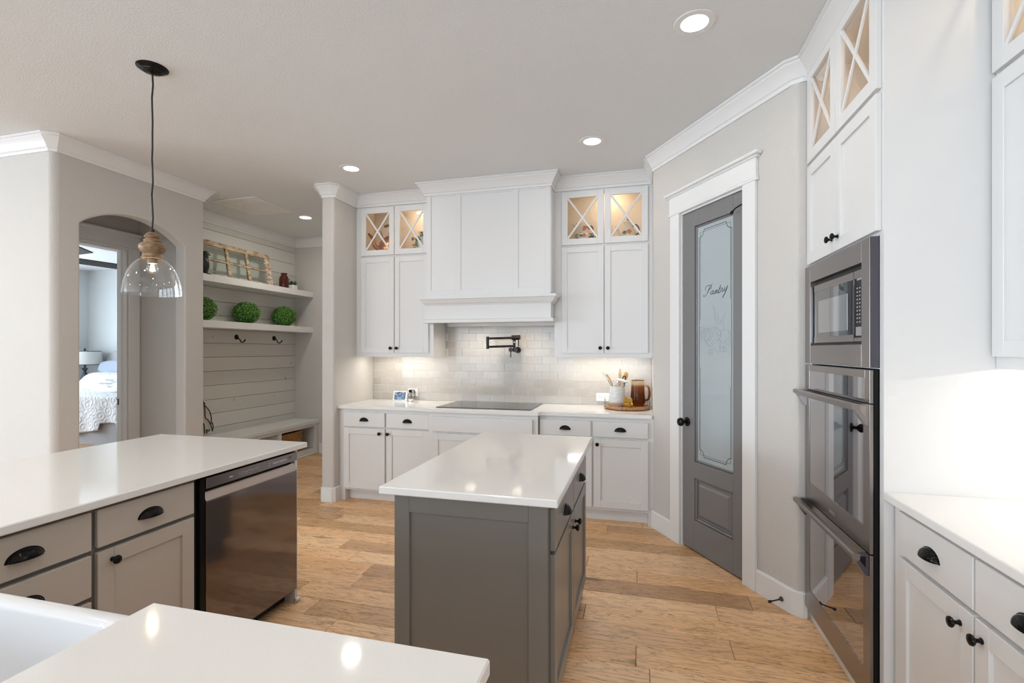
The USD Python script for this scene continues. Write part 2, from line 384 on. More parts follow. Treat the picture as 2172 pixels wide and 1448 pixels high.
CROWN = [(0, CEIL - .001), (0, CEIL - .118), (.010, CEIL - .118), (.014, CEIL - .108), (.014, CEIL - .098), (.022, CEIL - .092), (.030, CEIL - .075), (.044, CEIL - .052),
         (.060, CEIL - .034), (.066, CEIL - .028), (.066, CEIL - .020), (.078, CEIL - .014), (.078, CEIL - .001)]
BASEP = [(0, 0.0), (.015, 0.0), (.015, .128), (.010, .136), (0, .138)]

# ------------------------------------------------------------------ SETTING
def wall_poly(name, poly, z0, z1, m='wall_paint'):
    return obj(name, extrude(poly, z1 - z0, z0), m, kind='structure', smooth=32)
def rnd(poly, r):  # rounds convex corners
    return poly.buffer(-r).buffer(r, quad_segs=4)
# floor: a sub floor, its dark colour painting the joint shadow, with boards as parts where the photograph shows them
XF0, XF1, YF0, YF1 = -4.80, 1.545, 0.25, 6.0
fl = obj('floor', MB().box(-11, 1.65, -5.4, 7.5, -0.12, -0.010), 'subfloor', kind='structure')
obj('far_boards', MB().box(-11, 1.65, -5.4, YF0 - .002, -0.010, 0).box(-11, XF0 - .06, YF0, 7.5, -0.010, 0), 'floor_wood', fl, kind='stuff')
PW = 0.1655
forced = {2.815: [0.41, -0.62, -1.74], 2.98: [0.61, -0.5, -1.95], 2.649: [-0.30, 1.0, -1.72], 2.484: [0.43, -0.9, -2.0], 3.146: [-0.02, -1.15, -2.14], 2.318: [-0.02, 0.9], 3.311: [-.35, -1.6]}
y = 2.98 - PW * 17; row = 0; nb = 0
while y < YF1:
    ya, yb = max(y, YF0), min(y + PW, YF1)
    if yb - ya > 0.02:
        cuts = None
        for k, v in forced.items():
            if abs(k - y) < 0.03: cuts = sorted(v)
        if cuts is None:
            cuts = []; x = XF0 + rng.uniform(0.2, 1.1)
            while x < XF1: cuts.append(x); x += rng.choice((0.55, 0.8, 1.1, 1.4, 1.7)) * rng.uniform(.9, 1.1)
        else:
            x = cuts[0] - rng.uniform(.8, 1.3)
            while x > XF0 + .25: cuts.insert(0, x); x -= rng.uniform(.7, 1.5)
            x = cuts[-1] + rng.uniform(1.0, 1.5)
            while x < XF1 - .2: cuts.append(x); x += rng.uniform(.7, 1.4)
        xs = [XF0] + cuts + [XF1]
        for a, b in zip(xs[:-1], xs[1:]):
            if y > 4.9 and a > -2.9: continue
            if b - a < 0.03: continue
            i = rng.choices(range(10), (5, 5, 4, 5, 4, 3, 5, 1.0, 0.7, 5))[0]
            if abs(y - 2.98) < .03 and -2.7 < a < -1.96 and False: i = 8
            obj('floor_board', cbox(a + .0009, b - .0009, ya + .0009, yb - .0009, -0.010, rng.uniform(-.0006, .0004), c=.0022), 'plank_%d' % i, fl); nb += 1
    y += PW; row += 1
obj('ceiling', MB().box(-11, 1.65, -5.4, 7.5, CEIL, CEIL + .12), 'ceiling_paint', kind='structure')

# kitchen back wall with tile backsplash
wb = obj('wall_back', MB().box(-2.825, 0.105, 4.805, 4.92, 0, CEIL), 'wall_paint', kind='structure')
obj('grout_bed', MB().box(-2.824, 0.104, 4.8005, 4.806, .90, 1.80), 'grout', wb)
TP, TW = 0.0783, 0.1545
zt = 0.9145; r = 0
OUT1 = (-2.402, -2.283, .925, 1.043); OUT2 = (-0.416, -0.27, .925, 1.04)
while zt < 1.77:
    z0, z1 = zt + .0016, min(zt + TP - .0016, 1.79)
    x = -2.82 - (TW * .5 if r % 2 else 0.0) - .055
    while x < 0.104:
        a, b = max(x + .0016, -2.823), min(x + TW - .0016, 0.103)
        x += TW
        if b - a < .012: continue
        if zt > 1.36 and not (-2.05 < a and b < -0.62): continue
        if any(a > o[0] and b < o[1] and z0 > o[2] and z1 < o[3] for o in (OUT1, OUT2)): continue
        dy = rng.uniform(0, .0012)
        obj('tile', cbox(a, b, 4.7990 - dy * .6, 4.8030, z0, z1, c=.0008), 'tile_%d' % rng.randrange(4), wb)
    zt += TP; r += 1

wall_poly('wall_partition', unary_union([rnd(sbox(-2.96, 4.085, -2.825, 5.0), .022), sbox(-2.96, 4.5, -2.825, 6.0)]), 0, CEIL)
wall_poly('wall_mudroom_end', sbox(-4.92, 6.0, -2.825, 6.12), 0, CEIL)
wall_poly('wall_cabinet_side', rnd(Polygon([(.105, 4.92), (.105, 4.205), (.165, 4.10), (.26, 4.16), (.215, 4.92)]), .004), 0, CEIL)
# shiplap wall: boards as parts
ws = obj('wall_mudroom', MB().box(-4.92, -4.80, 3.888, 6.0, 0, CEIL), 'shiplap_gap', kind='structure')
z = 1.364 - .1625 * 9; k = 0
while z < CEIL:
    z0, z1 = max(z, 0.0), min(z + .1625, CEIL)
    if z1 > 0.02:
        obj('shiplap_board', cbox(-4.7995, -4.780 + rng.uniform(-.0008, .0008), 3.889, 5.999, z0 + .0019, z1 - .0019, c=.0012), 'shiplap_%d' % rng.randrange(3), ws)
    z += .1625
# wall with the arch
def arch_loop(y0, y1, zs, za, grow=0.0, n=28):
    w = (y1 - y0) / 2; h = za - zs; R = (w * w + h * h) / (2 * h); cy = (y0 + y1) / 2; cz = za - R
    a0 = math.asin(w / R); R2 = R + grow
    pts = [(y1 + grow, 0.0), (y1 + grow, zs)]
    for t in np.linspace(a0, -a0, n)[1:-1]: pts.append((cy + R2 * math.sin(t), cz + R2 * math.cos(t)))
    pts += [(y0 - grow, zs), (y0 - grow, 0.0)]
    return np.array(pts)
def arch_wall():
    xf, xb, r = -4.15, -4.265, .016
    ya, yb = 2.655, 3.888
    prof = [(xf, r)] + [(xf - r * (1 - math.cos(t)), r * (1 - math.sin(t))) for t in np.linspace(0, math.pi / 2, 5)[1:]] + [(xb + r * (1 - math.cos(t)), r * (1 - math.sin(t))) for t in np.linspace(math.pi / 2, 0, 5)[:-1]] + [(xb, r)]
    mb = MB(); loops = [arch_loop(2.797, 3.687, 2.423, 2.581, g) for _, g in prof]
    V = np.array([[prof[i][0], p[0], p[1]] for i in range(len(prof)) for p in loops[i]]); K = len(loops[0]); F = []
    for i in range(len(prof) - 1):
        for j in range(K - 1):
            a, b = i * K + j, i * K + j + 1; F += [[a, b, a + K], [b, b + K, a + K]]
    m = trimesh.Trimesh(V, np.array(F), process=False)
    c = m.triangles_center; n = m.face_normals  # normals point into the opening
    mid = np.array([0, 3.24, 1.4]); d = (mid - c); d[:, 0] = 0
    if np.mean(np.sum(n * d, 1)) < 0: m.invert()
    mb.add(m)
    for (X, lp, s) in ((xf, loops[0], 1), (xb, loops[-1], -1)):
        poly = Polygon([(ya, 0), (yb, 0), (yb, CEIL), (ya, CEIL)]).difference(Polygon(lp))
        v2, f2 = trimesh.creation.triangulate_polygon(poly, engine='earcut')
        q = trimesh.Trimesh(np.column_stack([np.full(len(v2), X), v2[:, 0], v2[:, 1]]), f2, process=False)
        if q.face_normals[0][0] * s < 0: q.invert()
        mb.add(q)
    for Y, s in ((yb, 1), (ya, -1)):
        q = trimesh.Trimesh([[xb, Y, 0], [xf, Y, 0], [xf, Y, CEIL], [xb, Y, CEIL]], [[0, 1, 2], [0, 2, 3]], process=False)
        if q.face_normals[0][1] * s < 0: q.invert()
        mb.add(q)
    return mb
obj('wall_arch', arch_wall(), 'wall_paint', kind='structure', smooth=32)
wall_poly('wall_left', unary_union([sbox(-11, 2.61, -4.5, 2.73), rnd(sbox(-5, 2.61, -4.15, 2.9), .045).intersection(sbox(-5, 2.6, -4.1, 2.655)), sbox(-4.6, 2.64, -4.265, 2.73)]), 0, CEIL)
wall_poly('wall_hall_end', sbox(-4.92, 3.80, -4.266, 3.887), 0, CEIL)
# wall between hall and bedroom, door opening y 2.86..3.69
obj('wall_bedroom', MB().box(-4.97, -4.85, 3.69, 3.80, 0, CEIL).box(-4.97, -4.85, 2.731, 2.86, 0, CEIL).box(-4.97, -4.85, 2.86, 3.69, 2.425, CEIL).box(-4.97, -4.92, 3.80, 7.35, 0, CEIL), 'wall_paint', kind='structure')
obj('wall_bedroom_far', MB().box(-11, -4.97, 7.34, 7.46, 0, CEIL), 'bedroom_paint', kind='structure')
obj('wall_bedroom_side', MB().box(-10.79, -10.67, 2.73, 3.4, 0, CEIL).box(-10.79, -10.67, 5.8, 7.34, 0, CEIL).box(-10.79, -10.67, 3.4, 5.8, 0, .65).box(-10.79, -10.67, 3.4, 5.8, 2.55, CEIL), 'bedroom_paint', kind='structure')
# right side
wall_poly('wall_right', sbox(1.545, -5.4, 1.65, 4.92), 0, CEIL)
# rear and far side walls of the open living side, with unseen window openings placed for the daylight
mb = MB(); xs = [-7.4, -5.0, -2.6, -0.2]; last = -11
for xc in xs:
    mb.box(last, xc - .95, -5.4, -5.25, 0, CEIL); mb.box(xc - .95, xc + .95, -5.4, -5.25, 0, .3); mb.box(xc - .95, xc + .95, -5.4, -5.25, 2.6, CEIL); last = xc + .95
mb.box(last, 1.65, -5.4, -5.25, 0, CEIL); obj('wall_rear', mb, 'wall_paint', kind='structure')
mb = MB(); last = -5.25
for yc in (-3.4, -0.9):
    mb.box(-10.9, -10.75, last, yc - .95, 0, CEIL); mb.box(-10.9, -10.75, yc - .95, yc + .95, 0, .3); mb.box(-10.9, -10.75, yc - .95, yc + .95, 2.6, CEIL); last = yc + .95
mb.box(-10.9, -10.75, last, 2.61, 0, CEIL); obj('wall_far_left', mb, 'wall_paint', kind='structure')
def win(n, fr, w, z0, z1):  # window frames, all out of view
    p = obj('window_%d' % n, fr(MB().box(-w / 2, w / 2, -.05, 0, z0, z0 + .07).box(-w / 2, w / 2, -.05, 0, z1 - .07, z1).box(-w / 2, -w / 2 + .07, -.05, 0, z0 + .07, z1 - .07).box(w / 2 - .07, w / 2, -.05, 0, z0 + .07, z1 - .07).box(-.02, .02, -.04, -.01, z0 + .07, z1 - .07).box(-w / 2 + .07, -.02, -.04, -.01, 1.43, 1.47).box(.02, w / 2 - .07, -.04, -.01, 1.43, 1.47)), 'trim_white', kind='structure')
for k, xc in enumerate(xs): win(k + 1, Fr((xc, -5.27, 0), (1, 0, 0), (0, 1, 0)), 1.9, .3, 2.6)
for k, yc in enumerate((-3.4, -0.9)): win(k + 5, Fr((-10.77, yc, 0), (0, 1, 0), (1, 0, 0)), 1.9, .3, 2.6)
win(7, Fr((-10.69, 4.6, 0), (0, 1, 0), (1, 0, 0)), 2.4, .65, 2.55)

# diagonal pantry wall
A = np.array([.085, 4.2]); A2 = np.array([.105, 4.167]); B = np.array([.825, 2.975])
td = (B - A) / np.linalg.norm(B - A); nd = np.array([-td[1], td[0]]) * -1   # nd points into the kitchen
nd = np.array([-0.85594776, -0.51706232])
LD = float(np.linalg.norm(B - A))
PD = Fr((A[0], A[1], 0), (td[0], td[1], 0), (nd[0], nd[1], 0))
def dpt(s, n): return tuple(A + td * s + nd * n)
S0, S1, ZD = 0.405, 1.045, 2.452
wall_poly('wall_pantry_left', Polygon([(.105, 4.166), dpt(S0 - .02, 0), dpt(S0 - .02, -.115), (.26, 4.30), (.105, 4.205)]), 0, CEIL)
right = rnd(Polygon([dpt(S1 + .02, 0), tuple(B), (.94, 2.975), (.94, 3.09), dpt(S1 + .02, -.115)]), .03)
wall_poly('wall_pantry_right', unary_union([right, Polygon([dpt(S1 + .02, 0), dpt(S1 + .2, 0), dpt(S1 + .2, -.115), dpt(S1 + .02, -.115)]), sbox(.90, 2.975, 1.545, 3.09)]), 0, CEIL)
wall_poly('wall_pantry_head', Polygon([dpt(S0 - .02, 0), dpt(S1 + .02, 0), dpt(S1 + .02, -.115), dpt(S0 - .02, -.115)]), ZD + .02, CEIL)
obj('pantry_back', MB().box(.26, 1.545, 4.85, 4.92, 0, CEIL), 'wall_paint', kind='structure')

# crown moulding
cut = lambda p, q, d: tuple(np.array(p) + (np.array(q) - np.array(p)) / np.linalg.norm(np.array(q) - np.array(p)) * d)
c0 = .03
obj('trim_1', sweep([(-10.7, 2.61), (-4.15 - c0, 2.61), (-4.15, 2.61 + c0), (-4.15, 3.888), (-4.78, 3.888)], CROWN), 'trim_white', kind='structure', smooth=25)
obj('trim_2', sweep([(-4.78, 3.888), (-4.78, 6.0), (-2.96, 6.0)], CROWN), 'trim_white', kind='structure', smooth=25)
e = .018
obj('trim_3', sweep([(-2.96, 5.995), (-2.96, 4.085 + e), (-2.96 + e, 4.085), (-2.825 - e, 4.085), (-2.825, 4.085 + e), (-2.825, 4.475)], CROWN), 'trim_white', kind='structure', smooth=25)
obj('trim_4', sweep([(-2.825, 4.475), (-1.965, 4.475), (-1.965, 4.295), (-.77, 4.295), (-.77, 4.475), (.105, 4.475), (.105, 4.166)], CROWN), 'cabinet_white', kind='structure', smooth=25)
obj('trim_5', sweep([(.105, 4.166), cut(B, A, .03), (B[0] + .03, B[1]), (.89, 2.975)], CROWN), 'trim_white', kind='structure', smooth=25)
obj('trim_6', sweep([(.89, 2.975), (.89, 2.147), (1.237, 2.147), (1.237, .3)], CROWN), 'cabinet_white', kind='structure', smooth=25)
# baseboards
obj('baseboard_left', sweep([(-10.7, 2.61), (-4.15 - c0, 2.61), (-4.15, 2.61 + c0), (-4.15, 2.78)], BASEP), 'trim_white', kind='structure')
obj('baseboard_partition', sweep([(-2.96, 5.98), (-2.96, 4.085 + e), (-2.96 + e, 4.085), (-2.825 - e, 4.085), (-2.825, 4.085 + e), (-2.825, 4.215)], BASEP), 'trim_white', kind='structure')
obj('baseboard_mudroom', sweep([(-4.37, 6.0), (-2.975, 6.0)], BASEP), 'trim_white', kind='structure')
obj('baseboard_pantry_left', sweep([(.10, 4.175), dpt(.292, 0)], BASEP), 'trim_white', kind='structure')
obj('baseboard_pantry_right', sweep([dpt(1.151, 0), cut(B, A, .03), (B[0] + .03, B[1]), (.872, 2.975)], BASEP), 'trim_white', kind='structure')

# pantry door casing (trim) and the door
ct = MB()
ct.box(.293, S0, 0, .02, 0, 2.47, c=.002); ct.box(S1, 1.15, 0, .02, 0, 2.47, c=.002)
ct.box(.275, 1.168, 0, .026, 2.463, 2.482, c=.004)
ct.box(.285, 1.158, 0, .022, 2.482, 2.605, c=.002)
ct.box(.268, 1.175, 0, .032, 2.600, 2.615, c=.004); ct.box(.252, 1.192, 0, .05, 2.613, 2.635, c=.006)
obj('trim_7', PD(ct), 'trim_white', kind='structure')
jm = MB(); jm.box(S0 - .018, S0 + .010, -.115, 0.0, 0, ZD + .012); jm.box(S1 - .006, S1 + .018, -.115, 0, 0, ZD + .012); jm.box(S0 + .010, S1 - .006, -.115, 0, ZD - .002, ZD + .014)
obj('trim_8', PD(jm), 'trim_white', kind='structure')
D0, D1, DB, DT = S0 + .0115, S1 - .008, .012, ZD - .006
G0, G1, GB, GT = .548, .936, .648, 2.335
P0, P1, PB, PT = .548, .936, .228, .532
def ring(u0, u1, z0, z1, w, n0, n1, c=.003):
    return MB().box(u0, u0 + w, n0, n1, z0, z1, c=c).box(u1 - w, u1, n0, n1, z0, z1, c=c).box(u0 + w, u1 - w, n0, n1, z0, z0 + w, c=c).box(u0 + w, u1 - w, n0, n1, z1 - w, z1, c=c)
dn0, dn1 = -.050, -.008
dm = MB()
dm.box(D0, G0, dn0, dn1, DB, DT, c=.002).box(G1, D1, dn0, dn1, DB, DT, c=.002)
dm.box(G0, G1, dn0, dn1, GT, DT).box(G0, G1, dn0, dn1, PT, GB).box(G0, G1, dn0, dn1, DB, PB)
door = obj('door_1', PD(dm), 'door_grey', kind='structure')
obj('glazing_bead', PD(ring(G0, G1, GB, GT, .014, dn0 + .006, dn1 - .009, c=.005)), 'door_grey', door)
pan = MB().box(P0, P1, dn0 + .008, dn1 - .020, PB, PT)
inner = cbox(P0 + .028, P1 - .028, dn1 - .024, dn1 - .004, PB + .028, PT - .028)
v = inner.vertices.copy(); top = v[:, 1] > dn1 - .010
v[top, 0] += np.where(v[top, 0] < (P0 + P1) / 2, .022, -.022); v[top, 2] += np.where(v[top, 2] < (PB + PT) / 2, .022, -.022)
inner.vertices = v
obj('raised_panel', PD(MB().add(pan.mesh()).add(inner)), 'door_grey', door)
obj('panel_moulding', PD(ring(P0, P1, PB, PT, .016, dn0 + .006, dn1 - .004, c=.007)), 'door_grey', door)
gn = dn1 - .018
glass = obj('frosted_pane', PD(MB().box(G0 + .012, G1 - .012, gn - .006, gn, GB + .012, GT - .012)), 'frosted_glass', door)
# printed lines on the glass
def ribbon(pts, w, n0, n1, closed=False):
    g = LineString([tuple(p) for p in pts]).buffer(w / 2, cap_style=1, join_style=1, quad_segs=2)
    m = extrude(g, n1 - n0)              # in (s, z, depth)
    v = m.vertices; m.vertices = np.column_stack([v[:, 0], n0 + v[:, 2], v[:, 1]])
    if np.linalg.det(np.array([[1, 0, 0], [0, 0, 1], [0, 1, 0]])) < 0: m.invert()
    return m
b0, b1, bz0, bz1, nr = G0 + .033, G1 - .033, GB + .045, GT - .04, .045
def notch(x, z, sx, sz, r=.05):
    # concave quarter circle at a corner
    return [(x + sx * r * math.cos(t), z + sz * r * math.sin(t)) for t in np.linspace(0, math.pi / 2, 8)]
bd = []
bl = notch(b0, bz0, 1, 1)[::-1]; br = [(2 * (b0 + b1) / 2 - p[0], p[1]) for p in bl][::-1]
tr = [(p[0], bz0 + bz1 - p[1]) for p in br][::-1]; tl = [(b0 + b1 - p[0], p[1]) for p in tr][::-1]
loop = bl + br + tr + tl
loop = loop + [loop[0]]
lines = MB().add(ribbon(loop, .0036, gn, gn + .0006))
i0, i1, iz0, iz1 = b0 + .011, b1 - .011, bz0 + .013, bz1 - .013
for s in (1, -1):
    za = iz1 if s > 0 else iz0; zl = za - s * .62; zr = za - s * .50
    lines.add(ribbon([(i0, zl), (i0, za), (i1, za), (i1, zr)], .0018, gn, gn + .0006))
obj('border_print', PD(lines), 'mark_dark', glass)
# script word "Pantry": strokes in a 0..1 box, x right, y up, slanted
def S(*p, n=7): return spline(p, n)
letters = [
    (S((.17, .36), (.09, .18), (.02, .13), (.0, .2), (.03, .25)), .8),
    (S((.17, .36), (.22, .52), (.27, .72), (.30, .80)), 1.5),
    (S((.10, .58), (.08, .72), (.14, .84), (.26, .90), (.34, .84), (.34, .70), (.27, .60), (.21, .60)), .9),
    (S((.30, .80), (.34, .93), (.42, .97)), .45),
    (S((.42, .44), (.38, .46), (.32, .36), (.31, .25), (.35, .22), (.40, .32), (.44, .46)), 1.0),
    (S((.44, .46), (.40, .28), (.42, .22), (.47, .27), (.50, .34)), 1.1),
    (S((.50, .34), (.53, .44), (.54, .44), (.51, .32), (.49, .23)), 1.1),
    (S((.50, .28), (.56, .43), (.59, .46), (.59, .38), (.56, .27), (.58, .23), (.63, .31)), 1.0),
    (S((.63, .31), (.72, .74)), .9), (S((.72, .74), (.66, .46), (.63, .30), (.66, .24), (.71, .32)), 1.3),
    (S((.64, .52), (.74, .56)), .6),
    (S((.71, .32), (.77, .54), (.80, .50), (.79, .44), (.77, .33), (.80, .28), (.84, .36)), 1.0),
    (S((.84, .36), (.89, .56), (.86, .42), (.87, .33), (.92, .38), (.98, .58)), 1.0),
    (S((.99, .62), (.93, .32), (.86, .08), (.80, -.12)), 1.6),
]
wx0, wx1, wz0, wz1 = .625, .868, 1.822, 1.900
pm = MB()
for pts, w in letters:
    q = [(wx0 + p[0] * (wx1 - wx0), wz0 + (p[1] - .13) / .80 * (wz1 - wz0)) for p in pts]
    pm.add(ribbon(q, .0036 * w, gn, gn + .0007))
obj('pantry_lettering', PD(pm), 'mark_dark', glass, label='cursive dark word Pantry on the frosted glass')
# line drawing of provisions under the word (thin etched lines)
dr = MB()
def pl(*p, w=.0016): dr.add(ribbon([(.60 + a * .30, 1.43 + b * .33) for a, b in p], w, gn, gn + .0005))
def el(cx, cy, rx, ry, a0=0, a1=360, w=.0016): pl(*[(cx + rx * math.cos(math.radians(t)), cy + ry * math.sin(math.radians(t))) for t in np.linspace(a0, a1, 20)], w=w)
el(.20, .38, .19, .13); el(.20, .38, .10, .13); el(.42, .37, .26, .15, -70, 200); pl((.27, .13), (.15, .23), (.33, .33)); pl((.15, .23), (.55, .02), (.62, .03), (.65, .25), (.5, .27))
pl((.50, .45), (.50, .60), (.77, .60), (.77, .45)); pl((.48, .63), (.42, .98)); pl((.52, .64), (.46, .95)); pl((.55, .6), (.60, .75), (.56, .83)); pl((.62, .62), (.78, .72), (.80, .80)); pl((.66, .62), (.79, .66))
el(.80, .36, .14, .11, -20, 200); el(.93, .37, .05, .06, -90, 90); el(.74, .22, .08, .028); el(.74, .17, .08, .06, 180, 360); el(.90, .26, .08, .028); el(.90, .22, .08, .06, 180, 360)
el(.33, .01, .075, .06); el(.33, .01, .04, .03); el(.72, .07, .06, .06); el(.80, .06, .05, .05); pl((.56, .40), (.66, .32), (.62, .26), (.54, .40)); pl((.30, .24), (.44, .14)); pl((.35, .28), (.48, .19))
obj('pantry_drawing', PD(dr), 'mark_faint', glass)
# knob, hinges, hinge stop
kz = .924; ks = .468
kn = lathe([(0, 0), (.033, 0), (.033, .005), (.026, .010), (.011, .014), (.011, .034), (.020, .040), (.029, .050), (.031, .060), (.027, .070), (.016, .076), (0, .077)], 28)
kn.vertices = np.column_stack([kn.vertices[:, 0], kn.vertices[:, 2], kn.vertices[:, 1]]); kn.invert()
kk = kn.copy(); kk.vertices = kk.vertices + np.array([ks, dn1, kz]); obj('door_knob', PD(kk), 'black_gloss', door, smooth=35)
for hz in (.25, .91, 1.57, 2.24):
    obj('hinge', PD(MB().box(S1 - .012, S1 + .006, -.010, -.001, hz - .05, hz + .05)), 'brass_dark', door)
obj('hinge_stop', PD(MB().add(tube([(S1 - .004, .004, 2.345), (S1 - .005, .02, 2.350), (S1 - .04, .034, 2.335), (S1 - .07, .03, 2.322)], .0045)).add(tube([(S1 - .07, .03, 2.322), (S1 - .088, .026, 2.316)], .009)).add(tube([(S1 - .003, .0035, 2.20), (S1 - .003, .0035, 2.35)], .0055))), 'black_metal', door, smooth=35)
# bedroom door casing
CB = Fr((-4.85, 0, 0), (0, 1, 0), (1, 0, 0))
obj('trim_9', CB(MB().box(3.69, 3.795, 0, .02, 0, 2.43, c=.002).box(2.76, 2.86, 0, .02, 0, 2.43, c=.002).box(2.74, 3.798, 0, .024, 2.425, 2.445, c=.003).box(2.75, 3.797, 0, .02, 2.445, 2.562, c=.002).box(2.735, 3.799, 0, .045, 2.562, 2.590, c=.006)), 'trim_white', kind='structure')
j = obj('trim_10', MB().box(-4.965, -4.852, 3.672, 3.688, 0, 2.424).box(-4.965, -4.852, 2.862, 2.878, 0, 2.424).box(-4.965, -4.852, 2.878, 3.672, 2.408, 2.424).box(-4.92, -4.90, 3.658, 3.672, 0, 2.408), 'trim_white', kind='structure')
obj('strike_plate', MB().box(-4.955, -4.926, 3.669, 3.6715, .91, .97), 'brass_dark', j)

# ------------------------------------------------------------------ HARDWARE
def cup_pull(fr, u, z, n=.02, w=.088, h=.033, d=.026):
    V, F = [], []; A_, B_ = 20, 8
    for i in range(A_ + 1):
        th = math.pi * i / A_
        for k in range(B_ + 1):
            ph = math.pi / 2 * k / B_
            V.append((w / 2 * math.cos(th), d * math.sin(th) * math.sin(ph) + .002, h * math.sin(th) * math.cos(ph)))
    for i in range(A_):
        for k in range(B_):
            a = i * (B_ + 1) + k; b = a + B_ + 1
            F += [[a, b, a + 1], [b, b + 1, a + 1]]
    base = len(V)
    m = trimesh.Trimesh(np.array(V), np.array(F), process=False)
    c = m.triangles_center - np.array([0, 0, 0.0]); 
    if np.mean(np.sum(m.face_normals * c, 1)) < 0: m.invert()
    ins = m.copy(); ins.vertices = ins.vertices * np.array([.93, .9, .92]); ins.invert()
    rim = []
    pts = [(w / 2 * 1.09 * math.cos(t), h * 1.10 * math.sin(t) - .001) for t in np.linspace(0, math.pi, 22)]
    fl_ = extrude(Polygon(pts), .002); vv = fl_.vertices; fl_.vertices = np.column_stack([vv[:, 0], vv[:, 2], vv[:, 1]]); fl_.invert()
    o = MB().add(m).add(ins).add(fl_).mesh(); o.vertices = o.vertices + np.array([u, n, z])
    return fr(o)
_kp = [(0, 0), (.0085, 0), (.0085, .003), (.0055, .006), (.0055, .013), (.009, .017), (.0145, .021), (.016, .025), (.0145, .029), (.008, .032), (0, .033)]
def knob(fr, u, z, n=.02):
    k = lathe(_kp, 20); k.vertices = np.column_stack([k.vertices[:, 0], k.vertices[:, 2], k.vertices[:, 1]]); k.invert()
    k.vertices = k.vertices + np.array([u, n, z]); return fr(k)
def shaker(par, fr, u0, u1, z0, z1, m, rail=.058, t=.02, name='door', kn=None, pane=None):
    mb = MB().box(u0, u0 + rail, .0003, t, z0, z1, c=.0016).box(u1 - rail, u1, .0003, t, z0, z1, c=.0016)
    mb.box(u0 + rail, u1 - rail, .0003, t, z0, z0 + rail, c=.0012).box(u0 + rail, u1 - rail, .0003, t, z1 - rail, z1, c=.0012)
    d = obj(name, fr(mb), m, par)
    if pane is None:
        obj('panel', fr(MB().box(u0 + rail - .004, u1 - rail + .004, .0006, t - .0095, z0 + rail - .004, z1 - rail + .004)), m, d)
    else:
        a0, a1, c0_, c1 = u0 + rail, u1 - rail, z0 + rail, z1 - rail
        obj('pane', fr(MB().box(a0 - .004, a1 + .004, .005, .008, c0_ - .004, c1 + .004)), 'pane_glass', d)
        L = math.hypot(a1 - a0, c1 - c0_); ang = math.atan2(c1 - c0_, a1 - a0)
        for s in (1, -1):
            q = cbox(-L / 2 - .004, L / 2 + .004, .0085, t - .002 - (.0006 if s < 0 else 0), -.0085, .0085, c=.001)
            ca, sa = math.cos(s * ang), math.sin(s * ang); vv = q.vertices
            q.vertices = np.column_stack([vv[:, 0] * ca - vv[:, 2] * sa + (a0 + a1) / 2, vv[:, 1], vv[:, 0] * sa + vv[:, 2] * ca + (c0_ + c1) / 2])
            obj('muntin', fr(q), m, d)
    if kn: obj('knob', knob(fr, kn[0], kn[1], t), 'black_gloss', d, smooth=35)
    return d
def drawer(par, fr, u0, u1, z0, z1, m, t=.02, pull=True, pw=.088):
    d = obj('drawer', fr(MB().box(u0, u1, .0003, t, z0, z1, c=.0025)), m, par)
    if pull: obj('cup_pull', cup_pull(fr, (u0 + u1) / 2, (z0 + z1) / 2 - .014, t, w=pw), 'black_gloss', d, smooth=40)
    return d

# ------------------------------------------------------------------ BACK BASE CABINETS
FB = Fr((0, 4.185, 0), (1, 0, 0), (0, -1, 0))      # n=0 is the face frame
CW = 'cabinet_white'
t1 = thing('base_cabinet', 'white two-drawer two-door base cabinet left of the cooktop, beside the wall end', 'cabinet', (-2.35, 4.49, 0))
obj('body', FB(MB().box(-2.8246, -1.872, -.60, 0, .105, .884).box(-2.79, -1.9, -.60, -.07, 0, .105).box(-2.8246, -2.765, -.08, -.001, 0, .105)), CW, t1)
drawer(t1, FB, -2.768, -2.331, .715, .852, CW); drawer(t1, FB, -2.313, -1.880, .715, .852, CW)
shaker(t1, FB, -2.768, -2.331, .125, .702, CW, kn=(-2.378, .658)); shaker(t1, FB, -2.313, -1.880, .125, .702, CW, kn=(-2.292, .658))
FC = Fr((0, 4.135, 0), (1, 0, 0), (0, -1, 0))
t2 = thing('base_cabinet', 'white base cabinet standing forward under the black cooktop, with a plain false drawer', 'cabinet', (-1.36, 4.46, 0))
obj('body', FC(MB().box(-1.868, -.853, -.65, 0, .105, .884).box(-1.85, -.87, -.65, -.07, 0, .105)), CW, t2)
drawer(t2, FC, -1.825, -.897, .712, .848, CW, pull=False)
shaker(t2, FC, -1.825, -1.366, .125, .696, CW, kn=(-1.41, .655)); shaker(t2, FC, -1.354, -.897, .125, .696, CW, kn=(-1.31, .655))
t3 = thing('base_cabinet', 'white two-drawer two-door base cabinet right of the cooktop, beside the pantry wall', 'cabinet', (-.37, 4.49, 0))
obj('body', FB(MB().box(-.849, .1045, -.60, 0, .105, .884).box(-.83, .06, -.60, -.07, 0, .105).box(.062, .1045, -.08, -.001, 0, .105)), CW, t3)
drawer(t3, FB, -.841, -.403, .718, .850, CW); drawer(t3, FB, -.384, .062, .718, .848, CW)
shaker(t3, FB, -.841, -.395, .128, .700, CW, kn=(-.43, .658)); shaker(t3, FB, -.380, .062, .128, .698, CW, kn=(-.349, .658))
